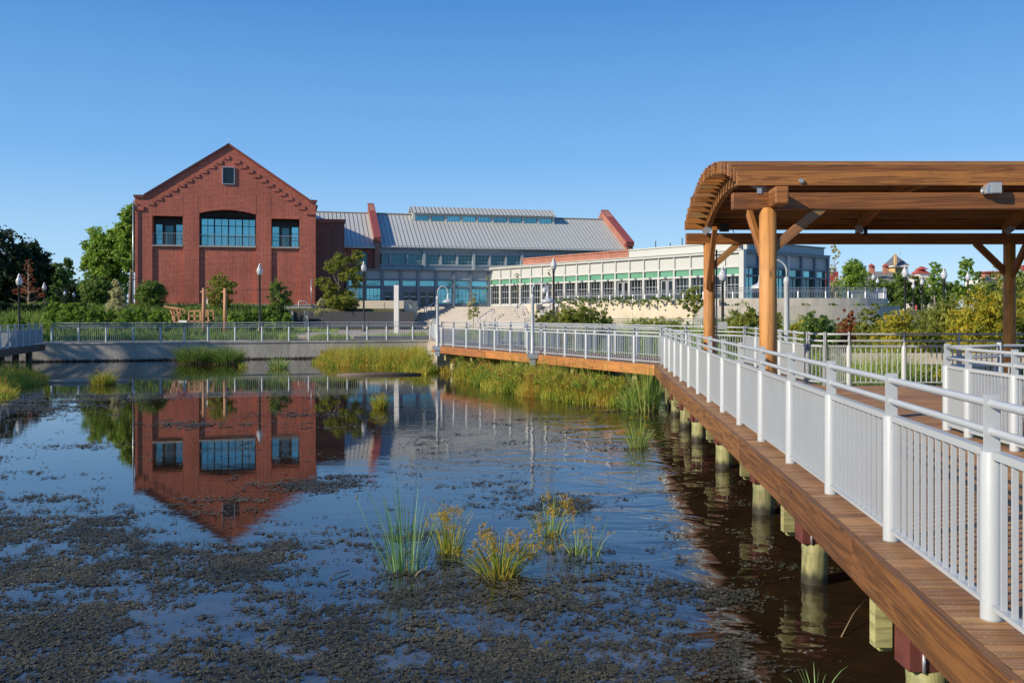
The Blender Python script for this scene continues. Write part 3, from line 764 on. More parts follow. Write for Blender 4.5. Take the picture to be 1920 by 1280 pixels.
# cross ties and stubs on top of the posts, and braces
for a, c in ((PA, PB), (PD, PC)):
    d = (c - a).normalized()
    m_ = MB(); m_.bar(a - d * .5 + Vector((.08, 0, 2.93)), a - d * .075 + Vector((.08, 0, 2.93)), .17, .22); m_.build('tie_stub', M['wood'], per, True, .02)
def brace(p, q, mat='wood', w=.085, h=.12, up=(0, 0, 1)):
    m_ = MB(); m_.bar(p, q, w, h, up); m_.build('brace', M[mat], per, True, .004)
brace(PA + Vector((.06, 0, 2.30)), PA + Vector((.70, 0, 2.83)), 'wood_slat')
brace(PA + Vector((-.05, .1, 2.25)), PA + Vector((-.02, .85, 2.86)), 'wood', .07)
brace(PB + Vector((.04, 0, 2.35)), PB + Vector((.58, 0, 2.83)), 'wood_slat')
brace(PB + Vector((-.04, -.1, 1.95)), PB + Vector((-.10, -.95, 3.03)), 'wood')
brace(PC + Vector((-.06, 0, 2.25)), PC + Vector((-.66, 0, 2.83)))
brace(PC + Vector((0, -.1, 2.20)), PC + Vector((-.06, -1.1, 3.2)))
brace(PD + Vector((-.06, 0, 2.3)), PD + Vector((-.66, 0, 2.83)))
for p in (PA,):
    m_ = MB(); m_.bar(p + Vector((-.13, -.078, 3.07)), p + Vector((-.13, -.078, 3.0)), .06, .008); m_.build('bracket', M['galv'], per, True)
m_ = MB(); m_.tube([Vector((3.70, Y0s - .028, 4.32)), Vector((3.70, Y0s - .06, 4.32))], .028, 12); m_.build('bolt', M['galv'], per, True)
for p in (PC, PB):
    m_ = MB(); m_.bar(p + Vector((-.14, -.12, 3.02)), p + Vector((.02, -.14, 3.14)), .02, .12); m_.build('bracket', M['galv'], per, True)
# fittings on the pergola
def fixture(name, label, cat, c, w, h, d, hood=True, mat='galv'):
    t_ = thing(name, label, cat, c)
    m_ = MB(); m_.prism([(-w / 2, -h / 2), (w / 2, -h / 2), (w / 2, h / 2), (-w / 2 + w * .3, h / 2), (-w / 2, h * .1)], -d / 2, d / 2); m_.build('housing', M[mat], t_, False, .01)
    m_ = MB(); m_.prism([(-w * .18, -h * .42), (w * .44, -h * .42), (w * .44, h * .40), (-w * .18, h * .40)], -d / 2 - .012, -d / 2 - .002); m_.build('lens', M['panel'], t_)
    m_ = MB(); m_.tube([(-w / 2 - .02, 0, -h * .45), (-w / 2 - .02, 0, -h * .05)], .02, 8); m_.build('bracket', M['galv'], t_)
fixture('floodlight', 'light grey boxy floodlight fixed on the front beam of the pergola', 'floodlight', at(1859, (FB - .12) / F, CZ + 229.5 * .00688), .2, .15, .14)
t_ = thing('speaker_box', 'small grey box with a dark upright plate on the back beam of the pergola', 'light fitting', (653 * BB / F, BB - .1, CZ + 155 * .01039))
m_ = MB(); m_.box(-.12, .0, -.05, .05, -.07, .07); m_.build('housing', M['galv'], t_)
m_ = MB(); m_.box(.035, .075, -.07, .03, -.12, .13); m_.build('plate', M['black_metal'], t_)
t_ = thing('speaker_box', 'dark box under the roof beside the left rear pergola post', 'light fitting', (395 * BB / F, BB - .12, CZ + 157 * .01039))
m_ = MB(); m_.box(-.08, .08, -.08, .06, -.07, .08); m_.build('housing', M['darkframe'], t_)
m_ = MB(); m_.tube([(.08, 0, .0), (.16, 0, -.03), (.2, .02, -.09)], .008, 6); m_.build('cable', M['black_metal'], t_)
t_ = thing('sign_plate', 'small blank white plate and grey conduit strapped to the left rear pergola post', 'plate', (PB.x + .14, PB.y - .02, DZ + .1))
m_ = MB(); m_.tube([(.0, 0, 0), (.0, 0, 2.6)], .018, 8); m_.build('conduit', M['galv'], t_)
m_ = MB(); m_.box(.02, .2, -.03, -.018, 1.05, 1.2); m_.build('plate', M['white_metal'], t_)
# ------------------------------------------------------------------ building helpers (local frame: x along the front, y into the building)
def ring(m_, x0, x1, z0, z1, y0, y1, w):          # rectangular frame
    m_.box(x0, x1, y0, y1, z0, z0 + w); m_.box(x0, x1, y0, y1, z1 - w, z1)
    m_.box(x0, x0 + w, y0 + .001, y1 - .001, z0 + w, z1 - w); m_.box(x1 - w, x1, y0 + .001, y1 - .001, z0 + w, z1 - w)
def window(parent, x0, x1, z0, z1, y, nx=2, nz=2, fw=.06, bw=.03, frame='bluegrey', pane='glass_dark', name='window', dep=.08):
    m_ = MB(); m_.cur = .5; ring(m_, x0, x1, z0, z1, y, y + dep, fw)
    for k in range(1, nx):
        x = lerp(x0, x1, k / nx); m_.box(x - bw / 2, x + bw / 2, y + .012, y + dep - .012, z0 + fw, z1 - fw)
    for k in range(1, nz):
        z = lerp(z0, z1, k / nz); m_.box(x0 + fw, x1 - fw, y + .014, y + dep - .014, z - bw / 2, z + bw / 2)
    w_ = m_.build(name, M[frame], parent)
    m_ = MB(); m_.box(x0 + .01, x1 - .01, y + dep * .55, y + dep * .55 + .02, z0 + .01, z1 - .01); m_.build('pane', M[pane], w_)
    return w_
def balustrade(parent, x0, x1, z0, z1, y, sp=.14, mat='grey_metal', name='balcony_rail'):
    m_ = MB(); m_.cur = .5
    m_.box(x0, x1, y - .02, y + .02, z1 - .04, z1); m_.box(x0, x1, y - .015, y + .015, z0, z0 + .04)
    n = max(2, round((x1 - x0) / sp))
    for k in range(n + 1):
        x = lerp(x0 + .02, x1 - .02, k / n); wd_ = .035 if k % 8 == 0 else .012
        m_.box(x - wd_ / 2, x + wd_ / 2, y - .01, y + .01, z0 + .04, z1 - .04)
    return m_.build(name, M[mat], parent)

# ------------------------------------------------------------------ brick gable building
P1 = Plane(253, .04453, 592, .04664)
br = thing('brick_building', 'tall red brick building with a steep gable, arched balcony opening and stepped brick blocks', 'building', (P1.o.x, P1.o.y, 0), P1.th)
U = P1.u
uw = [U(285.5), U(342.7), U(373.2), U(479.9), U(508.8), U(561.5)]
WB = P1.W; ZO, ZS, ZB = 10.74, 8.2, 2.95
zl, zr, zp = P1.z(262, 366.5), P1.z(586, 377), P1.z(429, 272.5)
zl = zr = (zl + zr) / 2; ul, ur, up_ = U(269.6), U(580.4), U(429.6)
up_ = (ul + ur) / 2 * .35 + up_ * .65
arc = []
for k in range(13):
    f = k / 12; x = lerp(uw[2], uw[3], f); arc.append((x, 11.05 + .34 * (1 - (2 * f - 1) ** 2)))
T = .45
m_ = MB()
for a, c in ((0, uw[0]), (uw[1], uw[2]), (uw[3], uw[4]), (uw[5], WB)): m_.prism([(a, ZB + .3), (c, ZB + .3), (c, ZO), (a, ZO)][::-1], 0, T)
upper = [(0, ZO), (uw[2], ZO)] + arc + [(uw[3], ZO), (WB, ZO), (WB, zr), (ur, zr), (up_, zp), (ul, zl), (0, zl)]
m_.prism(upper[::-1], 0, T)
for a, c in ((uw[0], uw[1]), (uw[2], uw[3]), (uw[4], uw[5])):
    m_.prism([(a, ZB + .3), (c, ZB + .3), (c, ZS), (a, ZS)][::-1], .13, T)
DB = 14.0
m_.box(.002, T, T, DB, ZB + .3, zl - .3); m_.box(WB - T, WB - .002, T, DB, ZB + .3, zr - .3)
m_.prism([(0, ZB), (WB, ZB), (WB, zr - .2), (up_, zp - .4), (0, zl - .2)][::-1], DB, DB + T)
m_.build('wall', M['brick'], br)
m_ = MB(); m_.box(-.04, WB + .04, -.06, T, 1.6, ZB + .3); m_.box(-.08, WB + .08, -.1, T, ZB + .30, ZB + .38); m_.build('base_course', M['stone'], br)
# loggias: back walls, side reveals, ceilings
m_ = MB()
m_.box(T + .01, WB - T - .01, 1.9, 2.1, ZS, 12)
for a in (uw[0], uw[2], uw[4]): m_.box(a - .2, a, T, 1.9, ZS, 11.6)
for a in (uw[1], uw[3], uw[5]): m_.box(a, a + .2, T, 1.9, ZS, 11.6)
m_.build('loggia_wall', M['brick'], br)
m_ = MB(); m_.box(T + .01, WB - T - .01, T + .01, 1.9, ZS - .2, ZS - .01); m_.box(T + .01, WB - T - .01, T, 1.9, 11.45, 11.6); m_.build('loggia_slab', M['stone'], br)
for i in (0, 2, 4):
    m_ = MB(); m_.box(uw[i] - .01, uw[i + 1] + .01, -.03, T + .02, ZS, ZS + .09); m_.build('sill', M['stone'], br)
    balustrade(br, uw[i] + .02, uw[i + 1] - .02, ZS + .12, P1.z(427, 439.5 if i else 438.5), .2, .13)
    a, c = uw[i], uw[i + 1]
    if i == 2:
        w_ = window(br, a + .05, c - .05, ZS + .1, 11.02, 1.15, 8, 3, .07, .05, 'darkframe', 'glass', dep=.12)
        m_ = MB()
        for k in range(1, 4): x = lerp(a, c, k / 4); m_.box(x - .05, x + .05, 1.12, 1.26, ZS + .1, 11.15)
        arcp = [(x, z - .30) for x, z in arc]
        m_.build('mullion', M['darkframe'], w_)
        m_ = MB(); m_.prism(([(uw[2] + .02, 10.7)] + [(x, z + .4) for x, z in arc] + [(uw[3] - .02, 10.7)] + [(x, z - .32) for x, z in arc[::-1]])[::-1], 1.10, 1.14)
        m_.build('arched_head', M['darkframe'], br)
    else:
        top = P1.z(lerp(286, 343, .5), 417.5)
        w3 = (c - a)
        m_ = MB(); m_.box(a, c, 1.2, 1.28, top, ZO + .7); m_.build('head_panel', M['darkframe'], br)
        window(br, a + .03, a + w3 * .29, ZS + .1, top, 1.2, 1, 3, .05, .04, 'darkframe', 'glass')
        window(br, a + w3 * .71, c - .03, ZS + .1, top, 1.2, 1, 3, .05, .04, 'darkframe', 'glass')
        window(br, a + w3 * .31, a + w3 * .69, ZS + .1, top, 1.2, 1, 1, .14, .04, 'darkframe', 'glass_dark', 'balcony_door')
# soldier course lintels and arch ring, a shade lighter and proud of the wall
m_ = MB(); m_.box(uw[0] - .05, uw[1] + .05, -.015, .05, ZO + .003, ZO + .2); m_.box(uw[4] - .05, uw[5] + .05, -.015, .05, ZO + .003, ZO + .2)
m_.prism(([(x, z + .22) for x, z in arc] + [(x, z + .003) for x, z in arc[::-1]]), -.015, .05); m_.build('lintel', M['brick_orange'] if False else M['brick'], br)
# pilaster control joints: thin dark strips, groove shadow put into their colour
m_ = MB()
for x in (uw[1] + .02, uw[2] - .02, uw[3] + .02, uw[4] - .02): m_.box(x - .012, x + .012, -.004, .01, ZO + .3, ZO + 1.9)
m_.build('control_joint', M['darkframe'], br)
# stepped blocks following both slopes
for side in (0, 1):
    for k in range(11):
        f = k / 10
        if side == 0: cx_, cz_ = lerp(U(424), U(283), f), lerp(P1.z(427, 296), P1.z(283, 381.5), f)
        else: cx_, cz_ = lerp(U(444), U(566), f), lerp(P1.z(442, 304), P1.z(566, 390), f)
        m_ = MB(); m_.box(cx_ - .26, cx_ + .26, -.07, .02, cz_ - .14, cz_ + .16); m_.build('step_block', M['brick'], br)
for x0, x1 in ((0, U(269)), (U(574), WB)):
    z_ = zl - 1.05; m_ = MB(); m_.box(x0 - .05, x1 + .02, -.10, .02, z_ - .17, z_ + .17); m_.build('corner_band', M['brick'], br)
m_ = MB(); z_ = zl - .14
m_.box(-.1, ul + .02, -.12, T + .1, z_, zl + .04); m_.box(ur - .02, WB + .1, -.12, T + .1, z_, zr + .04)
d1 = .17
m_.bar((ul, T / 2 - .02, zl + .02), (up_, T / 2 - .02, zp + .06), T + .22, d1, (0, 0, 1)); m_.bar((up_, T / 2 - .02, zp + .06), (ur, T / 2 - .02, zr + .02), T + .22, d1)
m_.build('coping', M['cope_red'], br)
m_ = MB(); m_.bar((ul, T / 2 - .02, zl + .125), (up_, T / 2 - .02, zp + .165), T + .3, .03); m_.bar((up_, T / 2 - .02, zp + .165), (ur, T / 2 - .02, zr + .125), T + .3, .03)
m_.box(-.14, ul, -.16, T + .14, zl + .042, zl + .07); m_.box(ur, WB + .14, -.16, T + .14, zr + .042, zr + .07); m_.build('metal_flashing', M['galv'], br)
for x, z in ((up_, zp + .1), (.35, zl), (WB - .4, zr)):
    m_ = MB(); m_.tube([(x, .2, z), (x, .2, z + .75)], .014, 6); m_.build('lightning_rod', M['galv'], br)
m_ = MB()
for s_ in (0, 1):
    e0 = (-.2, zl - .42) if s_ == 0 else (WB + .2, zr - .42)
    m_.bar((lerp(e0[0], up_, .5), T, lerp(e0[1], zp - .3, .5)), (lerp(e0[0], up_, .5), DB + .4, lerp(e0[1], zp - .3, .5)), sqrt((up_ - e0[0]) ** 2 + (zp - .3 - e0[1]) ** 2), .12,
          up=Vector((-(zp - .3 - e0[1]), 0, (up_ - e0[0]))).normalized() * (1 if s_ == 0 else -1))
m_.build('roof', M['roof'], br)
ax0, ax1, az0, az1 = U(416.8), U(440.2), P1.z(428, 346), P1.z(428, 313.4)
window(br, ax0, ax1, az0, az1, -.10, 1, 1, .06, .03, 'galv', 'glass_black', 'attic_window', .1)
m_ = MB(); m_.tube([(-.12, -.14, 2.6), (-.12, -.14, zl - .5)], .05, 8); m_.build('downpipe', M['galv'], br)
m_ = MB(); m_.tube([(U(583.5), -.12, 3.0), (U(583.5), -.12, 5.55)], .035, 6); m_.build('vent_pipe', M['galv'], br)
m_ = MB(); m_.tube([(U(560), -.7, 2.6), (U(560), -.7, 3.6), (U(574), -.7, 3.6), (U(574), -.7, 2.6)], .06, 8); m_.build('pipe_loop', M['white_metal'], br)

# ------------------------------------------------------------------ central building with the metal roof
P3 = Plane(712, .05195, 1171, .05546)
cb = thing('glazed_building', 'long grey building with a silver standing seam roof and a windowed roof monitor', 'building', (P3.o.x, P3.o.y, 0), P3.th)
U3 = P3.u; W3 = P3.W
ZE = P3.z(712, 459.5); pitch = .53; DR = 7.0
u_l = U3(585); u_pl, u_pr = U3(702), U3(712)
m_ = MB()
# left brick part under the roof
m_.box(u_l, u_pl, .05, .45, 2.5, ZE); m_.box(u_l, u_l + .4, .45, 13, 2.5, ZE)
m_.build('brick_wall', M['brick'], cb)
m_ = MB()
for k in range(26): m_.box(u_l + .3 + k * .24, u_l + .42 + k * .24, -.03, .06, ZE - .42, ZE - .30)
m_.build('dentil', M['brick'], cb)
z0 = P3.z(678, 505); zt = P3.z(678, 471)
m_ = MB(); x0, x1 = U3(668), U3(688); m_.prism(([(x0, z0)] + [(lerp(x0, x1, k / 8), zt - .25 + .25 * (1 - (2 * k / 8 - 1) ** 2)) for k in range(9)] + [(x1, z0)])[::-1], .02, .1)
aw = m_.build('arched_window', M['glass_dark'], cb)
m_ = MB(); q = [(lerp(x0, x1, k / 8), -.01, zt - .22 + .25 * (1 - (2 * k / 8 - 1) ** 2)) for k in range(9)]; m_.tube([(x0, -.01, z0)] + q + [(x1, -.01, z0)], .05, 6); m_.build('frame', M['bluegrey'], aw)
# grey upper storey
zh = P3.z(800, 475.5); zs = P3.z(800, 496.5); zb_ = 6.3
m_ = MB(); m_.cur = .5; m_.box(u_pr, W3 + .6, .12, .4, zh, ZE - .12); m_.box(u_pr, W3 + .6, .12, .4, zb_, zs); m_.build('wall', M['panel'], cb)
m_ = MB(); m_.cur = .5; m_.box(u_pr, W3 + .6, -.32, .3, ZE - .16, ZE - .02); m_.box(u_pr, W3 + .6, -.02, .118, ZE - .42, ZE - .3); m_.box(u_pr, W3 + .6, 0, .118, zh - .06, zh + .03); m_.box(u_pr, W3 + .6, -.04, .118, zs - .06, zs + .03)
m_.build('cornice', M['panel'], cb)
big = [U3(795), U3(888)]; bw_ = big[1] - big[0]
pil = []
x = big[0]
while x - bw_ / 3 > u_pr + .3: x -= bw_ / 3
k0 = round((x - big[0]) / (bw_ / 3)); k = k0; edges = [u_pr + .06]
while big[0] + k * bw_ / 3 < W3 + .2:
    xx_ = big[0] + k * bw_ / 3; isb = k % 3 == 0; w_ = .26 if isb else .2
    m_ = MB(); m_.cur = .5
    m_.box(xx_ - w_ / 2, xx_ + w_ / 2, -.16 if isb else -.05, .118, zs - .5 if isb else zs + .03, ZE - .43 if isb else zh - .06)
    m_.build('pilaster', M['panel'], cb); edges.append(xx_); k += 1
edges.append(W3 + .5)
for a, c in zip(edges[:-1], edges[1:]):
    if c - a > .5: window(cb, a + .13, c - .13, zs + .03, zh - .06, .16, 4, 3, .04, .035, 'panel', 'glass_dark')
# roof
sl_ = sqrt(1 + pitch ** 2)
def roof_pt(d, up=0): return (d, ZE + pitch * d + up)
def roof_part(x0, x1, lift=0.0, name='roof', d0=-.45, d1=DR):
    m_ = MB(); m_.cur = .5
    y0, zz0 = roof_pt(d0, lift); y1, zz1 = roof_pt(d1, lift)
    m_.bar((( x0 + x1) / 2, y0, zz0), ((x0 + x1) / 2, y1, zz1), x1 - x0, .12)
    r_ = m_.build(name, M['roof'], cb)
    m_ = MB(); m_.cur = .5; n = max(2, round((x1 - x0) / .41))
    for k in range(n + 1):
        x = lerp(x0 + .03, x1 - .03, k / n); m_.bar((x, y0, zz0 + .085), (x, y1, zz1 + .085), .035, .06)
    m_.build('seam', M['roof_seam'], r_)
    return r_
roof_part(u_l, u_pl, .05); roof_part(u_pr + .1, W3 + .2)
m_ = MB(); m_.cur = .5; y1, z1 = roof_pt(DR, .1); m_.bar((u_l, y1, z1 + .06), (W3 + .2, y1, z1 + .03), .35, .08)
m_.bar((u_l, -.5, ZE - .28), (u_pl, -.5, ZE - .28), .14, .16)
# rear slope
m_.bar(((u_l + W3) / 2, DR, z1 - .05), ((u_l + W3) / 2, DR + 7.5, ZE - .2), W3 - u_l, .1)
m_.build('ridge_cap', M['roof'], cb)
m_ = MB(); m_.prism([(0, 2), (0, 1)], 0, 0) if False else None
m_.box(u_pr + .2, W3, 7, 7.2, 2.5, z1 - .3); m_.box(W3 + .2, W3 + .5, .3, 13.5, 2.5, ZE); m_.build('inner_wall', M['panel'], cb)
# brick parapets that rise through the roof at both ends
for (x0, x1, nm) in ((u_pl, u_pr, 'a'), (W3 + .05, W3 + .75, 'b')):
    m_ = MB(); y0, zz0 = -.5, ZE + .15; y1, zz1 = roof_pt(DR + .2, .75)
    m_.bar(((x0 + x1) / 2, y0 + .05, ZE + .25), ((x0 + x1) / 2, y1, zz1 - .2), x1 - x0, .9)
    m_.box(x0, x1, -.5, .1, 2.5, ZE + .2)
    m_.bar(((x0 + x1) / 2, y1 + .02, zz1 - .2), ((x0 + x1) / 2, y1 + 7, ZE + .3), x1 - x0, .9)
    m_.build('gable_parapet', M['brick_orange'], cb)
    m_ = MB(); m_.bar(((x0 + x1) / 2, -.62, ZE + .68), ((x0 + x1) / 2, y1 + .15, zz1 + .30), x1 - x0 + .16, .12)
    m_.box(x0 - .08, x1 + .08, -.62, .1, ZE + .3, ZE + .62)
    m_.build('parapet_coping', M['cope_red'], cb)
    m_ = MB(); m_.tube([((x0 + x1) / 2, y1, zz1 + .3), ((x0 + x1) / 2, y1, zz1 + .9)], .012, 6); m_.build('lightning_rod', M['galv'], cb)
# roof monitor
mx0, mx1 = U3(776, 5.5), U3(1037, 5.5); dm = 5.5; zm0 = ZE + pitch * dm; zmt = zm0 + .76
m_ = MB(); m_.cur = .5
m_.box(mx0, mx1, dm, dm + .2, zm0 - .2, zm0 + .1); m_.box(mx0, mx1, dm, dm + .2, zmt - .08, zmt + .1)
zrg = P3.z(900, 391.5, DR)
for x0, x1 in ((mx0, mx0 + .12), (mx1 - .12, mx1)):
    base = len(m_.v)
    poly = [(dm + .2, zm0 - .3), (dm + 3, zm0 - .3), (dm + 3, zmt + .1), (DR, zrg - .1), (dm + .2, zmt + .1)]
    for xq in (x0, x1):
        for y, z in poly: m_.v.append(Vector((xq, y, z)))
    m_.face([base + i for i in range(5)][::-1]); m_.face([base + 5 + i for i in range(5)])
    for i in range(5): j = (i + 1) % 5; m_.face((base + i, base + j, base + 5 + j, base + 5 + i))
mon = m_.build('roof_monitor', M['panel_light'], cb)
m_ = MB(); m_.cur = .5; a0, a1 = (dm - .35, zmt + .1), (DR, zrg)
m_.bar(((mx0 + mx1) / 2, a0[0], a0[1]), ((mx0 + mx1) / 2, a1[0], a1[1]), mx1 - mx0 + .5, .08); m_.bar(((mx0 + mx1) / 2, a1[0] + .02, a1[1]), ((mx0 + mx1) / 2, dm + 3.4, zmt + .1), mx1 - mx0 + .5, .08)
m_.build('monitor_roof', M['roof'], mon)
m_ = MB(); m_.cur = .5; n = round((mx1 - mx0) / .41)
for k in range(n + 1):
    x = lerp(mx0 - .22, mx1 + .22, k / n); m_.bar((x, a0[0], a0[1] + .075), (x, a1[0], a1[1] + .075), .045, .07)
m_.build('monitor_seam', M['roof_seam'], mon)
nb = 9
for k in range(nb):
    x0, x1 = lerp(mx0, mx1, k / nb), lerp(mx0, mx1, (k + 1) / nb)
    window(cb, x0 + .16, x1 - .16, zm0 + .1, zmt - .08, dm + .01, 5, 1, .03, .03, 'bluegrey', 'glass', 'monitor_window')
    m_ = MB(); m_.cur = .5; m_.box(x0 - .14, x0 + .14, dm - .06, dm - .003, zm0, zmt); m_.build('pilaster', M['panel_light'], mon)
m_ = MB(); m_.cur = .5; m_.box(mx1 - .14, mx1 + .14, dm - .06, dm - .003, zm0, zmt); m_.build('pilaster', M['panel_light'], mon)
for f in (.02, .25, .5, .75, .98):
    m_ = MB(); x = lerp(mx0, mx1, f); m_.tube([(x, DR, zrg), (x, DR, zrg + .35)], .012, 6); m_.build('lightning_rod', M['galv'], mon)

# annex beside the gable; the gable's shade is put into its brick colour
P2 = Plane(592, .0478, 646, .04815)
an = thing('brick_annex', 'dark shaded flat topped brick block between the gabled building and the silver roof', 'building', (P2.o.x, P2.o.y, 0), P2.th)
m_ = MB(); zt = P2.z(620, 411); m_.box(-1.2, P2.W, 0, 4.5, 2.5, zt - .3); m_.box(P2.W * .56, P2.W - .01, -.05, -.003, 3, zt - .9); m_.build('wall', M['brick_shaded'], an)
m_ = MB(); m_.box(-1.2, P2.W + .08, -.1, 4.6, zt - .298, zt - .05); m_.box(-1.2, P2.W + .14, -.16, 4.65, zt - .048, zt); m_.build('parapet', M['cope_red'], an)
m_ = MB(); m_.box(-1.1, P2.W, -.06, -.003, 5.45, 5.5); m_.build('string_course', M['brick_shaded'], an)

# ------------------------------------------------------------------ glazed entry
P4 = Plane(688, .0492, 918, .0509)
en = thing('entry_hall', 'low blue grey glazed entrance hall with double doors at the top of the steps', 'building', (P4.o.x, P4.o.y, 0), P4.th)
U4 = P4.u; W4 = P4.W; ZF = 3.12
zc = P4.z(800, 505.5); zp0 = P4.z(800, 523.5); zp1 = P4.z(800, 508.5); zg1 = P4.z(800, 526); zg0 = P4.z(800, 537); zd1 = P4.z(800, 540)
ul_ = U4(649)
m_ = MB(); m_.cur = .5; m_.box(ul_, W4, .1, .3, zp0, zp1 + .02); m_.box(ul_, ul_ + .3, .3, 3, ZF, zc); m_.box(W4 - .3, W4, .3, 2.6, ZF, zc); m_.build('wall', M['panel'], en)
m_ = MB(); m_.cur = .5; m_.box(ul_ - .1, W4 + .1, -.16, .35, zp1 + .02, zc - .06); m_.box(ul_ - .2, W4 + .1, -.26, .4, zc - .058, zc + .02); m_.box(ul_, W4, -.02, .3, zg0 - .14, zg0); m_.box(ul_, W4, -.02, .3, zg1 + .02, zp0); m_.build('cornice', M['bluegrey'], en)
m_ = MB(); m_.cur = .5; m_.box(ul_ - .1, W4 + .3, .36, 4.2, zc - .3, zc - .1); m_.build('flat_roof', M['roof'], en)
edges = [U4(p) for p in (650.5, 684, 717, 752, 784, 818, 851, 882.5, 917.5)]
for i, x in enumerate(edges):
    m_ = MB(); m_.cur = .5; m_.box(x - .11, x + .11, -.08, .098, ZF, zp1 + .018); m_.build('pilaster', M['bluegrey'], en)
for i, (a, c) in enumerate(zip(edges[:-1], edges[1:])):
    window(en, a + .12, c - .12, zg0, zg1 + .02, .12, 1, 1, .05, .03, 'bluegrey', 'glass', 'transom_window')
    if i in (2, 3, 4):
        mid = (a + c) / 2
        for x0, x1 in ((a + .14, mid - .02), (mid + .02, c - .14)):
            d_ = window(en, x0, x1, ZF + .02, zd1 - .3, .10, 1, 1, .1, .03, 'bluegrey', 'glass_black', 'door', .06)
            m_ = MB(); m_.box(x0 + .1, x1 - .1, .085, .098, ZF + .95, ZF + 1.02); m_.build('push_bar', M['galv'], d_)
        m_ = MB(); m_.cur = .5; m_.box(a + .12, c - .12, .1, .2, zd1 - .29, zg0 - .14); m_.build('door_head', M['bluegrey'], en)
    else:
        window(en, a + .12, c - .12, ZF + .3, zg0 - .15, .12, 4, 2, .06, .03, 'bluegrey', 'glass')
        m_ = MB(); m_.cur = .5; m_.box(a + .11, c - .11, .1, .3, ZF, ZF + .3); m_.build('spandrel', M['bluegrey'], en)
m_ = MB(); m_.box(ul_, W4, 2.8, 3, ZF, zc - .3); m_.build('inner_wall', M['bluegrey'], en)

# ------------------------------------------------------------------ white glazed wing
P5 = Plane(920, .0509, 1393, .0362)
ww = thing('glazed_wing', 'pale grey glazed wing with a row of green panels, coming forward on the right', 'building', (P5.o.x, P5.o.y, 0), P5.th)
W5 = P5.W; NBAY = 19; bw5 = W5 / NBAY
Z = dict(c1=6.93, c0=6.70, p0=5.84, l0=5.72, g0=5.26, m0=5.12, w0=3.5, top=7.57)
m_ = MB(); m_.cur = .5
m_.box(.01, W5, .08, .35, Z['p0'], Z['c0'])
m_.build('panel', M['panel_light'], ww)
m_ = MB(); m_.cur = .5
m_.box(0, W5 + .1, -.14, .3, Z['c0'] + .002, Z['c1'] - .06); m_.box(0, W5 + .1, -.22, .32, Z['c1'] - .058, Z['c1']); m_.box(0, W5, -.03, .36, Z['l0'], Z['p0'] - .002); m_.box(0, W5, -.07, .36, Z['m0'], Z['g0']); m_.box(0, W5, .0, .36, 2.4, Z['w0'] - .1)
m_.build('cornice', M['panel_light'], ww)
sbr = 0.60 * W5
m_ = MB(); m_.cur = .5; m_.box(W5 * .618, W5 + .05, .34, .6, Z['c1'], Z['top'] - .1); m_.box(W5 * .618, W5 + .1, .26, .7, Z['top'] - .098, Z['top']); m_.build('upper_parapet', M['panel_light'], ww)
m_ = MB(); m_.box(W5 * .155, W5 * .617, .36, .62, Z['c1'] - .2, Z['top'] - .12); m_.box(W5 * .155, W5 * .617, .28, .7, Z['top'] - .118, Z['top'] - .0); m_.box(W5 * .155, W5 * .617, .33, .359, Z['top'] - .34, Z['top'] - .28); m_.build('brick_parapet', M['brick_orange'], ww)
for k in range(NBAY + 1):
    x = k * bw5; m_ = MB(); m_.cur = .5; m_.box(x - .11, x + .11, -.05, .078, 2.6, Z['m0'] - .002); m_.box(x - .07, x + .07, -.04, .076, Z['g0'], Z['l0'] - .002); m_.box(x - .06, x + .06, -.03, .078, Z['p0'], Z['c0']); m_.build('pilaster', M['panel_light'], ww)
for k in range(NBAY):
    x0, x1 = k * bw5 + .11, (k + 1) * bw5 - .11
    m_ = MB(); m_.box(x0, x1, .09, .14, Z['g0'], Z['l0']); gp = m_.build('green_panel', M['green_glass'], ww)
    m_ = MB(); m_.cur = .5
    for q in range(1, 6): m_.box(lerp(x0, x1, q / 6) - .012, lerp(x0, x1, q / 6) + .012, .075, .088, Z['g0'], Z['l0'])
    for q in (1, 2): zz_ = lerp(Z['g0'], Z['l0'], q / 3); m_.box(x0, x1, .078, .086, zz_ - .012, zz_ + .012)
    m_.build('glazing_bar', M['panel_light'] if False else M['green_glass'], gp)
    if k in (11, 14):
        window(ww, x0, x0 + (x1 - x0) * .45, 3.15, Z['m0'] - .05, .12, 1, 1, .1, .03, 'white_metal', 'glass_black', 'door')
        window(ww, x0 + (x1 - x0) * .5, x1, 3.15, Z['m0'] - .05, .12, 1, 1, .1, .03, 'white_metal', 'glass_black', 'door')
    else: window(ww, x0, x1, Z['w0'] - .1, Z['m0'], .12, 4, 3, .04, .035, 'white_metal', 'glass_black')
    m_ = MB(); m_.box((x0 + x1) / 2 - .1, (x0 + x1) / 2 + .1, -.16, -.072, Z['m0'] + .04, Z['g0'] + .02); m_.build('wall_light', M['bluegrey'], ww)
m_ = MB(); m_.box(.4, W5 - .5, 3.5, 3.7, 2.8, Z['c1'] - .2); m_.build('inner_wall', M['darkframe'], ww)
for f, h in ((.71, .5), (.8, .55), (.76, .25), (.86, .2)):
    m_ = MB(); m_.tube([(W5 * f, .5, Z['top']), (W5 * f, .5, Z['top'] + h)], .035, 6); m_.build('roof_vent', M['black_metal'], ww)
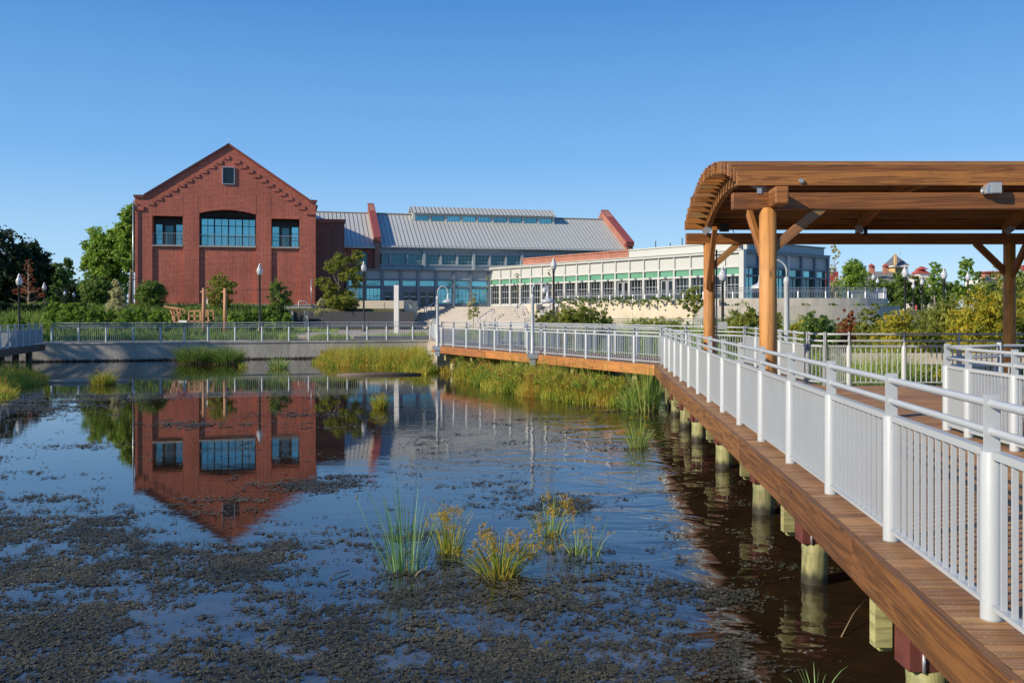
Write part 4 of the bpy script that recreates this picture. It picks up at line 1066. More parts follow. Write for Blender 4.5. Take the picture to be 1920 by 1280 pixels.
# right hand face: its shade is put into darker, bluer paint colours
P6 = Plane(1393, .0362, 1552, .0404)
W6 = P6.W
wr = thing('glazed_wing_end', 'shaded blue grey end wall of the glazed wing, facing the terrace', 'building', (P6.o.x, P6.o.y, 0), P6.th)
m_ = MB(); m_.cur = .5
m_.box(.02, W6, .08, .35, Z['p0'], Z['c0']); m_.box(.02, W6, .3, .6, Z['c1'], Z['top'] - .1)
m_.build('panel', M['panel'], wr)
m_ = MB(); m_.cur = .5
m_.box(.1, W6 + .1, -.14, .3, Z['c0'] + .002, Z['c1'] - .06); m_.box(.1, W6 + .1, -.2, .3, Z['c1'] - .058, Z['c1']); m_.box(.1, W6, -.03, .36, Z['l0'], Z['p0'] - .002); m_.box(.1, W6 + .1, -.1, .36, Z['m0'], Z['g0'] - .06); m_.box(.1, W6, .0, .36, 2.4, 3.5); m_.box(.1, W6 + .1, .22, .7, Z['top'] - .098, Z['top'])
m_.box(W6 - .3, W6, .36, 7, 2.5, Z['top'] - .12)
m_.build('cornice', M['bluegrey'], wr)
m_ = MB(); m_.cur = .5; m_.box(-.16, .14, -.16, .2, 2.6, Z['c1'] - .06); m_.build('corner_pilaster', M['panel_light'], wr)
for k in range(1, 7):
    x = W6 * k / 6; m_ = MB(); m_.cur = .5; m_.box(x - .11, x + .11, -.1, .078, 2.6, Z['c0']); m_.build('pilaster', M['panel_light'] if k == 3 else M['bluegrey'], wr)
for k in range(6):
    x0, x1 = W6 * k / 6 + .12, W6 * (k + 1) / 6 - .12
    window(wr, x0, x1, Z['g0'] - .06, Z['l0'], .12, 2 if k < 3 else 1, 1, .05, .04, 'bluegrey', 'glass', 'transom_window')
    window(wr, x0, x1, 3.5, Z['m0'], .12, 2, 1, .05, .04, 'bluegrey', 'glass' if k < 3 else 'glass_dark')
# roof sheet of the wing, one slab joining both faces and the court behind
def loc2w(P, u, d): return (P.o.x + P.c * u - P.s * d, P.o.y + P.s * u + P.c * d)
m_ = MB(); m_.cur = .5
m_.slab([loc2w(P5, .5, .62), loc2w(P5, W5 - .5, .75), loc2w(P6, .9, .72), loc2w(P6, W6 - .3, .72), loc2w(P6, W6 - .3, 7), loc2w(P4, W4, 6)], Z['c1'] - .3, Z['c1'] - .12)
m_.build('flat_roof', M['roof'], ww, True)

# ------------------------------------------------------------------ terrace, retaining walls, steps
def offset_line(P, d, u0, u1): return [loc2w(P, u0, -d), loc2w(P, u1, -d)]
PS = Plane(778, .0478, 1045, .0425); wa = loc2w(P5, 15.7, -4.0); wb = loc2w(P5, W5 - .9, -4.0)
arcp = [wa, wb, (16, 58.4), (20, 58.2), (23, 58.9), (25, 60.4), (26.0, 62.6), (26.1, 65.6), (25.2, 69)]
# smooth the outline
def smooth(pl, n=2):
    for _ in range(n):
        q = [pl[0]]
        for a, c in zip(pl[:-1], pl[1:]): q += [(lerp(a[0], c[0], .25), lerp(a[1], c[1], .25)), (lerp(a[0], c[0], .75), lerp(a[1], c[1], .75))]
        pl = q + [pl[-1]]
    return pl
arcs = smooth(arcp[1:], 2)
edge = [wa, wb] + arcs[1:]
m_ = MB(); m_.cur = .5
m_.slab([(p[0] + .2, p[1] + .2) if p[0] < 20 else (p[0] - .2, p[1] + .2) for p in edge] + [loc2w(P6, W6, .1), loc2w(P6, 0, .1), loc2w(P5, 0, .1), loc2w(P4, 0, .1), loc2w(P4, -3, .1), loc2w(P4, -3, -1.0), loc2w(PS, 0, 0), loc2w(PS, PS.W, 0)], 1.0, 3.12)
tag(m_.build('terrace_floor', M['paving']), kind='structure')
def wall_run(name, label, pl, z0, z1, th, mat):
    m_ = MB(); m_.cur = .5
    out = []
    for i, p in enumerate(pl):
        a, c = Vector(pl[max(i - 1, 0)]), Vector(pl[min(i + 1, len(pl) - 1)]); d = (c - a).normalized(); n_ = Vector((-d.y, d.x)); out.append((p[0] + n_.x * th, p[1] + n_.y * th))
    base = len(m_.v); q = len(pl)
    for ring_ in (pl, out):
        for z in (z0, z1):
            for p in ring_: m_.v.append(Vector((p[0], p[1], z)))
    for i in range(q - 1):
        a = base + i
        m_.face((a, a + 1, a + q + 1, a + q)); m_.face((a + 2 * q + 1, a + 2 * q, a + 3 * q, a + 3 * q + 1)); m_.face((a + q, a + q + 1, a + 3 * q + 1, a + 3 * q))
    m_.face((base, base + q, base + 3 * q, base + 2 * q)); m_.face((base + q - 1, base + 3 * q - 1, base + 4 * q - 1, base + 2 * q - 1))
    return tag(m_.build(name, M[mat]), label, 'wall')
wall_run('terrace_wall', 'long pale cream concrete wall below the white wing, with plants along its top', [wa, wb, (13.4, 58.75)], .6, 3.5, .3, 'cream')
wall_run('curved_wall', 'upper tier of the curved concrete terrace wall beneath the round railing', arcs[1:], 1.0, 3.56, .3, 'stone')
low = [(p[0] + (p[0] - 18) * .05, p[1] - 1.1) for p in arcs[1:-6]]
wall_run('curved_wall', 'lower tier of the curved concrete terrace wall, with tufts of grass on its ledge', low, .5, 3.06, .9, 'stone')
rl = offset_line(P5, 3.2, 14.5, W5 - 1.2); rpl = [Vector((*rl[0], 3.12)).lerp(Vector((*rl[1], 3.12)), k / 12) for k in range(13)]
railing('terrace_railing', 'thin grey railing along the terrace in front of the white wing windows', rpl, None, mat=M['galv'])
rc = [Vector((p[0], p[1] + .35, 3.2)) for p in arcs[2:]]
railing('terrace_railing', 'railing following the curved edge of the terrace at the end of the white wing', [rc[0]] + rc[2::2], None, mat=M['galv'])
# steps
st = thing('entrance_steps', 'broad pale concrete steps rising from the plaza to the entrance hall', 'steps', (PS.o.x, PS.o.y, 0), PS.th)
n = 13; x0, x1 = .0, PS.W
m_ = MB(); m_.cur = .5
for k in range(n): m_.box(x0, x1, -.36 * (k + 1), -.36 * k - (.0), 1.0, 3.12 - .15 * (k + (0))) if k else m_.box(x0, x1, -.36, 0, 1.0, 3.118)
m_.build('tread', M['stairc'], st)
m_ = MB(); m_.cur = .5
for k in range(n): m_.box(x0, x1 + .02, -.36 * (k + 1) - .035, -.36 * (k + 1) + .02, 3.12 - .15 * k - .035, 3.124 - .15 * k)
m_.build('nosing', M['paving'], st)
def handrail(x, y0, y1, z0, z1, label):
    t_ = thing('step_handrail', label, 'handrail', (*loc2w(PS, x, y0), z0), PS.th, 'handrails on the entrance steps')
    m_ = MB(); L_ = y1 - y0; H_ = z1 - z0
    m_.tube([(0, -.25, .55), (0, -.25, .9), (0, 0, .95), (0, L_, H_ + .95), (0, L_ + .3, H_ + .95), (0, L_ + .3, H_ + .6)], .035, 8); m_.build('rail', M['white_metal'], t_)
    m_ = MB()
    for f in (.02, .5, .98): m_.tube([(0, L_ * f, H_ * f - .1), (0, L_ * f, H_ * f + .95)], .035, 8)
    m_.build('upright', M['white_metal'], t_)
for x, y0, y1, lab in ((PS.u(834), -2.4, -1.2, 'white handrail left of the thin young tree on the entrance steps'), (PS.u(911, -3.6), -4.4, -2.8, 'lower white handrail in the middle of the entrance steps'), (PS.u(980, -1.6), -2.4, -.8, 'upper white handrail on the right of the entrance steps'), (PS.u(1040, -1.6), -3.2, -1.4, 'white handrail at the right end of the steps behind the big bush')):
    handrail(x, y0, y1, 3.12 + y0 * .417, 3.12 + y1 * .417, lab)
m_ = MB(); m_.cur = .5; m_.box(PS.u(1006), PS.u(1024), -1.4, -.5, 2.4, 3.3); m_.build('planter_block', M['cream'], st)
# cheek walls left of the steps
def box_thing(name, label, cat, x0, x1, y0, y1, t_, mat, depth=.5):
    p0, p1 = at(x0, t_), at(x1, t_); zt_ = CZ - (y0 - HY) * t_; zb = CZ - (y1 - HY) * t_
    m_ = MB(); m_.cur = .5; m_.box(p0.x, p1.x, p0.y, p0.y + depth, zb, zt_); o_ = m_.build(name, M[mat]); tag(o_, label, cat)
    return o_
box_thing('planter_wall', 'cream concrete planter wall left of the steps under the glazing', 'wall', 662, 774, 563.5, 600, .0468, 'cream', .4)
box_thing('planter_wall', 'cream concrete block standing in front of the planter wall by the steps', 'wall', 699, 720, 567, 600, .0456, 'cream', .4)
box_thing('planter_wall', 'tall cream pier at the left edge of the entrance steps', 'wall', 757, 779, 564, 600, .0450, 'cream', 1.6)
box_thing('dark_wall', 'long dark grey wall below the planting left of the white column', 'wall', 577, 777, 584, 612, .0430, 'darkwall', .3)
box_thing('dark_wall', 'short dark grey wall panel between two cream posts', 'wall', 551, 571, 584, 612, .0425, 'darkwall', .3)
box_thing('gate_post', 'left one of the two slim cream posts beside the dark wall', 'post', 542.5, 549, 583, 613, .0424, 'cream', .25)
box_thing('gate_post', 'right one of the two slim cream posts, nearer the tree', 'post', 570, 577, 583, 626, .0412, 'cream', .25)
t_ = thing('white_column', 'plain square white column standing on the plaza in front of the entrance', 'column', at(743.5, .0345, 1.2))
m_ = MB(); m_.cur = .5; m_.box(-.15, .15, -.15, .15, 0, 3.2); m_.build('shaft', M['white_wall'], t_, False, .01)
m_ = MB(); m_.lathe(0, 0, [(.12, 3.2), (.1, 3.24), (.03, 3.28), (.01, 3.3)], 10); m_.build('cap', M['black_metal'], t_)
# ------------------------------------------------------------------ lamps
def globe_lamp(x, t_, ytop, label, group='black post lamps with clear acorn globes', arms=False, gr=1.0, base=None):
    zt_ = CZ + (HY - ytop) * t_; p = at(x, t_); zb = gz(p.x, p.y) if base is None else base; H = zt_ - zb; r = .19 * gr
    t0 = thing('street_lamp', label, 'lamp', (p.x, p.y, zb), 0, group)
    m_ = MB(); m_.lathe(0, 0, [(.2, 0), (.2, .12), (.13, .2), (.12, .55), (.075, .7), (.065, H - .98), (.1, H - .92), (.06, H - .86), (.09, H - .80)], 12); m_.build('pole', M['black_metal'], t0)
    m_ = MB(); m_.lathe(0, 0, [(.09, H - .80), (r * .75, H - .76), (r * 1.02, H - .62), (r * 1.08, H - .5), (r * .86, H - .36), (r * .55, H - .27), (r * .6, H - .24)], 16); m_.build('globe', M['globe'], t0)
    m_ = MB(); m_.lathe(0, 0, [(r * .6, H - .239), (r * .5, H - .16), (.03, H - .10), (.035, H - .06), (.005, H)], 12); m_.build('finial', M['galv'], t0)
    m_ = MB(); m_.lathe(0, 0, [(.12, H - .82), (.12, H - .77)], 12); m_.build('collar', M['black_metal'], t0)
    if arms:
        m_ = MB(); m_.tube([(-.95, 0, H - 1.75), (.95, 0, H - 1.75)], .022, 6); m_.build('banner_arm', M['black_metal'], t0)
    return t0
globe_lamp(487, .0350, 493, 'black lamp post in front of the brick gable wall', arms=True)
globe_lamp(682, .0400, 489, 'black lamp post beside the yellow green tree at the entrance', arms=True)
l3 = globe_lamp(1038, .0335, 482, 'black lamp post with a small round camera, before the white wing')
m_ = MB(); q = l3.location; m_.tube([(-.1, 0, 3.25), (-.5, 0, 3.25)], .03, 6); m_.lathe(-.55, 0, [(.05, 2.75), (.17, 2.85), (.19, 3.0), (.12, 3.15), (.05, 3.2)], 12); m_.build('camera_dome', M['white_metal'], l3)
globe_lamp(1355, .0265, 497, 'black lamp post between the two round pergola posts on the left')
globe_lamp(36, .0345, 512, 'black lamp post in front of the rusty tree at the far left')
globe_lamp(83, .052, 529, 'black lamp post just right of the rusty tree')
globe_lamp(122, .075, 543, 'distant lamp post, left one of a pair under the dark trees', group='distant lamp posts at the left')
globe_lamp(138.5, .075, 546, 'distant lamp post, right one of a pair under the dark trees', group='distant lamp posts at the left')
globe_lamp(1697, .0330, 496, 'tall lamp post in front of the yellow tower')
globe_lamp(1770, .0360, 501, 'tall lamp post right of the young green tree with a pale trunk')
globe_lamp(1712.5, .060, 528, 'shorter lamp post just right of the yellow tower', base=2.7)
globe_lamp(1729, .052, 519, 'lamp post with a wide dark base left of the pale trunk', base=2.7)
globe_lamp(1815, .045, 508, 'lamp post half hidden by the leafy tree on the right')
globe_lamp(1637.5, .062, 512, 'left one of two distant lamp posts behind the curved terrace', base=2.7)
globe_lamp(1645.5, .065, 519, 'right one of two distant lamp posts behind the curved terrace', base=2.7)
def crook_lamp(p, top, arm, label, drop=.32, bracket=True, shade=True, r=.06):
    t0 = thing('crook_lamp', label, 'lamp', p, 0, 'white crook lamps of the boardwalk'); H = top - p.z
    m_ = MB(); m_.lathe(0, 0, [(r * 1.3, 0), (r * 1.3, .04), (r, .06), (r, H - .62), (r * 1.15, H - .60), (r * 1.15, H - .5), (r * .6, H - .44)], 12); m_.build('pole', M['white_metal'], t0)
    q = [(0, 0, H - .46)] + [(arm / 2 - arm / 2 * cos(a), 0, H - .3 + .27 * sin(a)) for a in [pi * k / 10 for k in range(11)]] + [(arm, 0, H - .3 - drop * .3)]
    m_ = MB(); m_.tube(q, .024, 8); m_.build('crook_arm', M['white_metal'], t0)
    if shade:
        z = H - .3 - drop * .3; s = 1 if arm > 0 else 1
        m_ = MB(); m_.lathe(arm, 0, [(.03, z + .06), (.05, z - .02), (.06, z - .16), (.10, z - .21), (.22, z - .26), (.25, z - .33), (.245, z - .335), (.2, z - .28), (.05, z - .2)], 16); m_.build('lamp_shade', M['white_metal'], t0)
        m_ = MB(); m_.lathe(arm, 0, [(.03, z - .2), (.07, z - .27), (.07, z - .33), (.03, z - .37)], 10); m_.build('bulb_glass', M['globe'], t0)
    if bracket:
        m_ = MB(); m_.cur = .5; m_.box(-.19, .19, -.14, .14, -.16, .0); m_.box(-.10, .10, -.08, .10, -.42, -.162); m_.build('bracket', M['galv'], t0)
    return t0
k1 = ln[0].lerp(ln[12], .435) - nL * .36
crook_lamp(Vector((k1.x, k1.y, DZ + .04)), CZ + 58 * k1.y / F, .52 * 1.02, 'white crook lamp halfway along the far boardwalk leg, before the big bush')
k2 = ln[12] - nL * .3 - dL * .25
crook_lamp(Vector((k2.x, k2.y, DZ)), CZ + 50 * k2.y / F, .46, 'white crook lamp at the far end of the boardwalk near the steps', r=.065)
k3 = at(1475, 21.8 / F, .4)
crook_lamp(k3, CZ + 101 * 21.8 / F, -.62, 'white crook lamp standing behind the front left pergola post', bracket=False, shade=True, r=.066)

# ------------------------------------------------------------------ trees and shrubs
SD = [100]
def trunk_mesh(parent, H, r, lean=(0, 0), limbs=5, top=.8, mat='bark', seed=1, spread=.35, start=.35, name='trunk'):
    g = random.Random(seed); m_ = MB(); n = 5
    pts = [Vector((lean[0] * (k / n) ** 1.5 + g.uniform(-.03, .03) * H * .3, lean[1] * (k / n) ** 1.5 + g.uniform(-.03, .03) * H * .3, H * top * k / n - .1)) for k in range(n + 1)]
    pts[0] = Vector((0, 0, -.3)); m_.tube(pts, [r * (1 - .8 * k / n) * (1.25 if k == 0 else 1) for k in range(n + 1)], 8)
    for k in range(limbs):
        f = g.uniform(start, .95); i = int(f * n); p = pts[i].lerp(pts[min(i + 1, n)], f * n - i); a = g.uniform(0, 2 * pi); L_ = H * spread * g.uniform(.6, 1.1) * (1.2 - f * .6)
        d = Vector((cos(a), sin(a), g.uniform(.5, 1.1))).normalized()
        q = [p, p + d * L_ * .5 + Vector((0, 0, .02 * L_)), p + d * L_ + Vector((0, 0, .12 * L_))]
        m_.tube(q, [r * .45 * (1 - f * .5), r * .28 * (1 - f * .5), r * .08], 6)
        for j in range(2):
            dd = (d + Vector((g.uniform(-.8, .8), g.uniform(-.8, .8), g.uniform(0, .6)))).normalized(); m_.tube([q[1], q[1] + dd * L_ * .5], [r * .2 * (1 - f * .5), r * .05], 5)
    return m_.build(name, M[mat], parent)
def plant(kind, label, cat, x, t_, ytop, halfw, mat, n, leaf, group=None, trunk=0.0, shape='round', ybot=None, z0=None, clump=.28, seed=None, tmat='bark', hgt_gap=0.0, lean=(0, 0), depth=1.0, limbs=6):
    """x, ytop, halfw are measured in the photo and turned into metres at distance t_*F"""
    SD[0] += 1; seed = seed or SD[0]; g = random.Random(seed)
    p = at(x, t_); zg = gz(p.x, p.y) if z0 is None else z0; zt_ = CZ + (HY - ytop) * t_; H = max(.3, zt_ - zg); w = halfw * t_
    o_ = thing(kind, label, cat, (p.x, p.y, zg), 0, group)
    z_lo = H * hgt_gap; hh = H - z_lo; B = []
    if shape == 'round':
        for k in range(12):
            a = g.uniform(0, 2 * pi); rr = g.uniform(.15, .72); zc_ = z_lo + hh * g.uniform(.22, .8)
            s = g.uniform(.4, .6); B.append((cos(a) * rr * w, sin(a) * rr * w * depth, zc_, w * s, w * s * depth, hh * .27))
        B.append((0, 0, z_lo + hh * .5, w * .9, w * .9 * depth, hh * .48))
        B.append((w * .1, 0, z_lo + hh * .84, w * .5, w * .5 * depth, hh * .18))
    elif shape == 'cone':
        for k in range(8):
            f = k / 7; ww = w * (1.1 - .85 * f) * g.uniform(.8, 1.15); B.append((g.uniform(-.15, .15) * w, g.uniform(-.15, .15) * w, z_lo + hh * (.08 + .86 * f), ww, ww, hh * .10))
    elif shape == 'column':
        for k in range(8):
            f = k / 7; ww = w * (1.1 - abs(f - .45) * .7) * g.uniform(.8, 1.1); B.append((g.uniform(-.25, .25) * w, g.uniform(-.2, .2) * w, z_lo + hh * (.07 + .86 * f), ww, ww, hh * .1))
    elif shape == 'mound':
        for k in range(8):
            a = g.uniform(0, 2 * pi); rr = g.uniform(.2, .8); B.append((cos(a) * rr * w, sin(a) * rr * w * depth, hh * g.uniform(.4, .72), w * .42, w * .42 * depth, hh * g.uniform(.22, .36)))
        B.append((0, 0, hh * .45, w * .95, w * .95 * depth, hh * .5)); B.append((0, 0, hh * .72, w * .6, w * .6 * depth, hh * .28))
    elif shape == 'open':
        for k in range(12):
            f = g.uniform(.05, .95); ww = w * .42 * g.uniform(.7, 1.2); a = g.uniform(0, 2 * pi); rr = w * .75 * (1 - abs(f - .4)) * g.uniform(.2, 1)
            B.append((cos(a) * rr, sin(a) * rr, z_lo + hh * f, ww, ww, hh * .1))
        B.append((0, 0, H * .94, w * .2, w * .2, hh * .07))
    V, Q, r_ = leaf_arrays(B, int(n * 1.25), leaf * 1.25, seed, clump)
    sel = V[:, 2].reshape(-1, 4).min(1) > -.1; Q = Q[sel]; r_ = r_[sel]
    mesh_arrays('crown' if cat == 'tree' else 'foliage', M[mat], V, Q, r_, o_)
    if cat == 'tree': trunk_mesh(o_, H, trunk or H * .02, lean, limbs, .85, tmat, seed, min(.35, .9 * w / H), max(.2, hgt_gap))
    else: trunk_mesh(o_, H, max(.015, H * .012), (0, 0), 4, .7, tmat, seed, min(.4, .7 * w / H), .1, 'stem')
    return o_
# far left; shade from other trees is put into the dark leaf colour
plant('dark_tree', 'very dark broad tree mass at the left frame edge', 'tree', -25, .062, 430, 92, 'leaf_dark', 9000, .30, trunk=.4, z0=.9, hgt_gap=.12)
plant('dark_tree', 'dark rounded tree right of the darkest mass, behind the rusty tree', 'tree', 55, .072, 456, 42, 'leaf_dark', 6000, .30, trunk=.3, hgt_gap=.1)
plant('dark_tree', 'mid green tree behind the second left lamp post', 'tree', 103, .085, 492, 28, 'leaf_mid', 4200, .26, trunk=.25)
plant('young_tree', 'small loose crowned tree rising against the sky left of the big green tree', 'tree', 128, .088, 485, 15, 'leaf_mid', 1500, .24, shape='open', hgt_gap=.35)
plant('shade_tree', 'big bright green tree beside the left corner of the brick building', 'tree', 205, .062, 432, 46, 'leaf_fresh', 9500, .24, trunk=.35, hgt_gap=.12)
plant('shade_tree', 'upper part of a tall green tree touching the brick building', 'tree', 246, .0605, 386, 30, 'leaf_fresh', 6500, .22, trunk=.3, hgt_gap=.35)
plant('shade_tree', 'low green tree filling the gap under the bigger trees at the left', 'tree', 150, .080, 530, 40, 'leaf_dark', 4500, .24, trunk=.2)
plant('broadleaf_shrub', 'dense mid green tree shrub left of the silvery one', 'shrub', 176, .042, 516, 30, 'leaf_mid', 6500, .10)
plant('silvery_shrub', 'silvery grey green feathery shrub left of the brick building', 'shrub', 220, .038, 526, 27, 'leaf_silver', 7500, .07, shape='cone')
plant('dark_shrub', 'dark rounded shrub against the left end of the brick wall', 'shrub', 285, .041, 527, 31, 'leaf_mid', 8000, .085, shape='round')
plant('column_tree', 'upright green tree before the middle of the brick wall, between two wooden posts', 'tree', 414, .0400, 515, 28, 'leaf_olive', 3600, .08, shape='column', hgt_gap=.18, tmat='bark_pale')
plant('column_tree', 'slim dark green tree before the brick wall, right of the lamp post', 'tree', 523, .0405, 526, 22, 'leaf_mid', 3200, .08, shape='column', hgt_gap=.08, tmat='bark_pale')
plant('golden_tree', 'tall yellow green tree in front of the shaded brick annex', 'tree', 634, .0437, 474, 44, 'leaf_olive', 7000, .085, shape='open', hgt_gap=.08, trunk=.06, tmat='bark_pale')
plant('golden_tree', 'thin leafed pale tree partly before the glazed entrance', 'tree', 668, .0436, 470, 24, 'leaf_olive', 3200, .08, shape='open', hgt_gap=.3, trunk=.05, tmat='bark_pale')
plant('golden_shrub', 'yellow green shrub at the foot of the tall golden tree', 'shrub', 640, .0437, 556, 40, 'leaf_olive', 4200, .085, shape='mound')
plant('sapling', 'small sparse sapling in front of the long dark wall', 'tree', 604, .0385, 556, 17, 'leaf_silver', 1100, .07, shape='open', hgt_gap=.35, trunk=.035, limbs=10)
plant('sapling', 'thin young tree standing on the entrance steps', 'tree', 888, .0380, 547, 14, 'leaf_silver', 1100, .07, shape='cone', hgt_gap=.35, trunk=.03, limbs=8)
plant('sapling', 'bare thin sapling before the left end of the white wing', 'tree', 912, .0455, 510, 8, 'leaf_silver', 260, .06, shape='open', hgt_gap=.3, trunk=.03, limbs=12, z0=3.1)
plant('sapling', 'bare thin sapling before the green panels near the dome camera lamp', 'tree', 970, .0435, 512, 10, 'leaf_silver', 300, .06, shape='open', hgt_gap=.3, trunk=.03, limbs=12, z0=3.1)
plant('sapling', 'thin sapling just left of the lamp post with the camera', 'tree', 1031, .040, 503, 10, 'leaf_silver', 350, .06, shape='open', hgt_gap=.35, trunk=.03, limbs=12, z0=2.2)
plant('sapling', 'small round headed young tree before the cream wall', 'tree', 1300, .0315, 534, 22, 'leaf_olive', 1500, .065, shape='round', hgt_gap=.38, trunk=.035, limbs=12)
for x, yt, hw, lab in ((-15, 548, 34, 'at the left frame edge'), (22, 560, 26, 'behind the left lamp post'), (62, 556, 28, 'behind the rusty tree'), (98, 552, 24, 'behind the bright garden bushes'), (135, 545, 26, 'left of the dense tree shrub')):
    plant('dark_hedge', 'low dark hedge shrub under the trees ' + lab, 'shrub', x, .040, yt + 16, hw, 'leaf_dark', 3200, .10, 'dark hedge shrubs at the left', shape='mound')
# rusty bald cypress
o_ = thing('rusty_tree', 'rust brown conifer with bare lower branches at the far left', 'tree', (*at(53, .046)[:2], 1.0)); H = CZ + (HY - 486) * .046 - 1.0
g = random.Random(5); m_ = MB(); m_.tube([(0, 0, -.2), (.03, 0, H * .5), (0, 0, H)], [.11, .07, .012], 8); B = []
for k in range(46):
    f = .14 + .84 * (k / 45); a = k * 2.4 + g.uniform(-.3, .3); L_ = (1.55 if f < .55 else 1.0) * (1.15 - f) * 1.15; z = H * f
    e = Vector((cos(a) * L_, sin(a) * L_, z + L_ * .38)); m_.tube([(0, 0, z), (e.x * .5, e.y * .5, z + L_ * .14), e], [.028, .018, .005], 5)
    if f > .42: B.append((e.x * .75, e.y * .75, z + L_ * .3, .34 * L_ + .1, .34 * L_ + .1, .14 + .05 * L_))
m_.build('trunk', M['bark_pale'], o_); V, Q, r_ = leaf_arrays(B, 3600, .06, 31, .3); mesh_arrays('crown', M['leaf_rust'], V, Q, r_, o_)
# bushes and beds on the slope in front of the brick building
i = 0
beds = [(100, 563, 17), (128, 560, 18), (150, 566, 20), (178, 570, 18), (205, 575, 18), (236, 575, 18), (262, 577, 16), (292, 578, 14), (318, 585, 14), (440, 585, 13), (462, 582, 14), (480, 578, 12), (500, 580, 14), (520, 584, 13), (540, 586, 12), (350, 588, 12), (390, 590, 12)]
where = ['at the left end of the bed', 'second from the left end of the bed', 'below the dark tree gap', 'under the dense tree shrub', 'left of the silvery shrub', 'under the silvery shrub', 'before the left corner of the brick building', 'before the dark rounded shrub', 'right of the dark rounded shrub', 'right of the second wooden post', 'left of the lamp before the brick wall', 'just left of the lamp base', 'just right of the lamp base', 'under the slim dark tree', 'by the left cream post', 'beside the wooden play boat', 'between play boat and first wooden post']
for (x, yt, hw), wh in zip(beds, where):
    plant('garden_bush', 'bright green leafy bush ' + wh, 'bush', x, .0365, yt, hw, 'leaf_fresh', 1500, .075, 'bushes in the bed before the brick building', shape='mound')
for x, yt, lab in ((112, 599, 'left of the path gap by the wall railing'), (38, 596, 'behind the left boardwalk railing'), (20, 597, 'nearest the left frame edge')):
    plant('garden_bush', 'round clipped green bush ' + lab, 'bush', x, .036, yt - 4, 9, 'leaf_fresh', 900, .06, 'clipped bushes behind the left railing', shape='mound')
# planting strip behind the wall railing: ground cover
def strip(name, label, cat, x0, x1, y0, y1, n, h, mat, leaf=.07, width=None, seed=3, kind='stuff', clip=None):
    g = np.random.default_rng(seed); X = g.uniform(x0, x1, n); Y = g.uniform(y0, y1, n)
    if width is not None: Y = Y + width(X)
    if clip is not None: k = clip(X, Y); X, Y = X[k], Y[k]
    dens = fbm(X * .9, Y * .9, seed); k = dens > .36; X, Y, dens = X[k], Y[k], dens[k]
    P = np.stack([X, Y, ground_h(X, Y) - .02], 1); m_ = len(P)
    Hh = h * (.45 + 1.0 * (dens - .3)) * g.uniform(.6, 1.3, m_); lean = g.normal(size=(m_, 2)) * .35 * Hh[:, None]
    V, Q, r_ = blade_arrays(P, Hh, lean, leaf, seed, 3)
    o_ = mesh_arrays(name, M[mat], V, Q, np.clip(r_ * .6 + np.repeat(dens, 3) * .5, 0, 1)); tag(o_, label, cat, kind=kind); return o_
strip('wall_planting', 'green leafy ground planting behind the railing on the retaining wall', 'planting', -40, -13.2, 2.3, 6.5, 15000, .62, 'leaf_mid', .05, lambda X: wall_y(X), 11)
strip('slope_planting', 'low green planting on the slope below the brick building', 'planting', -52, -17.9, 58, 73, 26000, .75, 'leaf_mid', .07, None, 12)
strip('path_grass', 'strip of tall green grass between the plaza path and the wall railing', 'grass', -13.5, -5.2, .7, 2.2, 7200, .62, 'reed', .025, lambda X: wall_y(X), 13)
strip('path_grass', 'patch of grass and ferns right of the plaza path, before the steps', 'grass', -3.2, 3.5, 45.5, 60, 6500, .75, 'reed', .03, None, 14)
# wetland reeds to the right of the boardwalk
def in_wet(X, Y): return (poly_sd(X, Y, POND) > .25) & ~((X < 4.5) & (Y > 44))
strip('wetland_reeds', 'bright green reeds in the marsh between boardwalk and white wing', 'reeds', 2.5, 24, 27.5, 52, 42000, 1.7, 'reed', .022, None, 15, clip=lambda X, Y: in_wet(X, Y) & (Y < 52) & (X * .82 + Y * .57 > CORN.x * .82 + CORN.y * .57 + 4))
strip('wetland_reeds', 'tall green cattail leaves right behind the boardwalk railing corner', 'reeds', 7.0, 9.6, 20.6, 27, 9000, 1.75, 'reed', .022, None, 16)
strip('wetland_grass', 'low green and yellow undergrowth under the shrubs behind the platform railing', 'grass', 7.5, 26, 20.3, 33, 20000, .42, 'sedge', .03, None, 17)
# curb behind the platform railing
m_ = MB(); m_.cur = .5
for k in range(8): m_.box(9.2 + 3.0 * k, 9.2 + 3.0 * k + 2.98, 27.0, 27.4, 1.10, 1.41)
tag(m_.build('curb_wall', M['cream']), 'pale low concrete beam behind the pergola platform railing', 'wall')
m_ = MB(); m_.cur = .5; m_.bar((8.5, 50.5, .7), (38, 41, .9), .35, .9); tag(m_.build('path_wall', M['stone']), 'low pale wall along the path behind the marsh shrubs', 'wall')
railing('path_railing', 'grey railing along the far path behind the marsh shrubs', [Vector((8.5 + 1.9 * k, 50.2 - .61 * k, 1.15)) for k in range(16)], None, mat=M['galv'])
railing('path_railing', 'brownish railing at the foot of the cream wall', [Vector((.8 + 1.7 * k, 57.6 - .42 * k, 1.2)) for k in range(9)], None, mat=M['bluegrey'])
b = MB(); b.cur = .5; b.slab([(-18, 56.2), (-11.5, 57.0), (-11.9, 62), (-14, 68), (-18, 62)], 1.0, 1.262); tag(b.build('garden_path', M['paving']), kind='structure')
strip('bed_grass', 'green grass bed between the garden path and the long dark wall', 'grass', -17.6, -11.4, 63, 73, 7000, .5, 'reed', .03, None, 18, clip=lambda X, Y: X < -12 - (Y - 63) * .4)
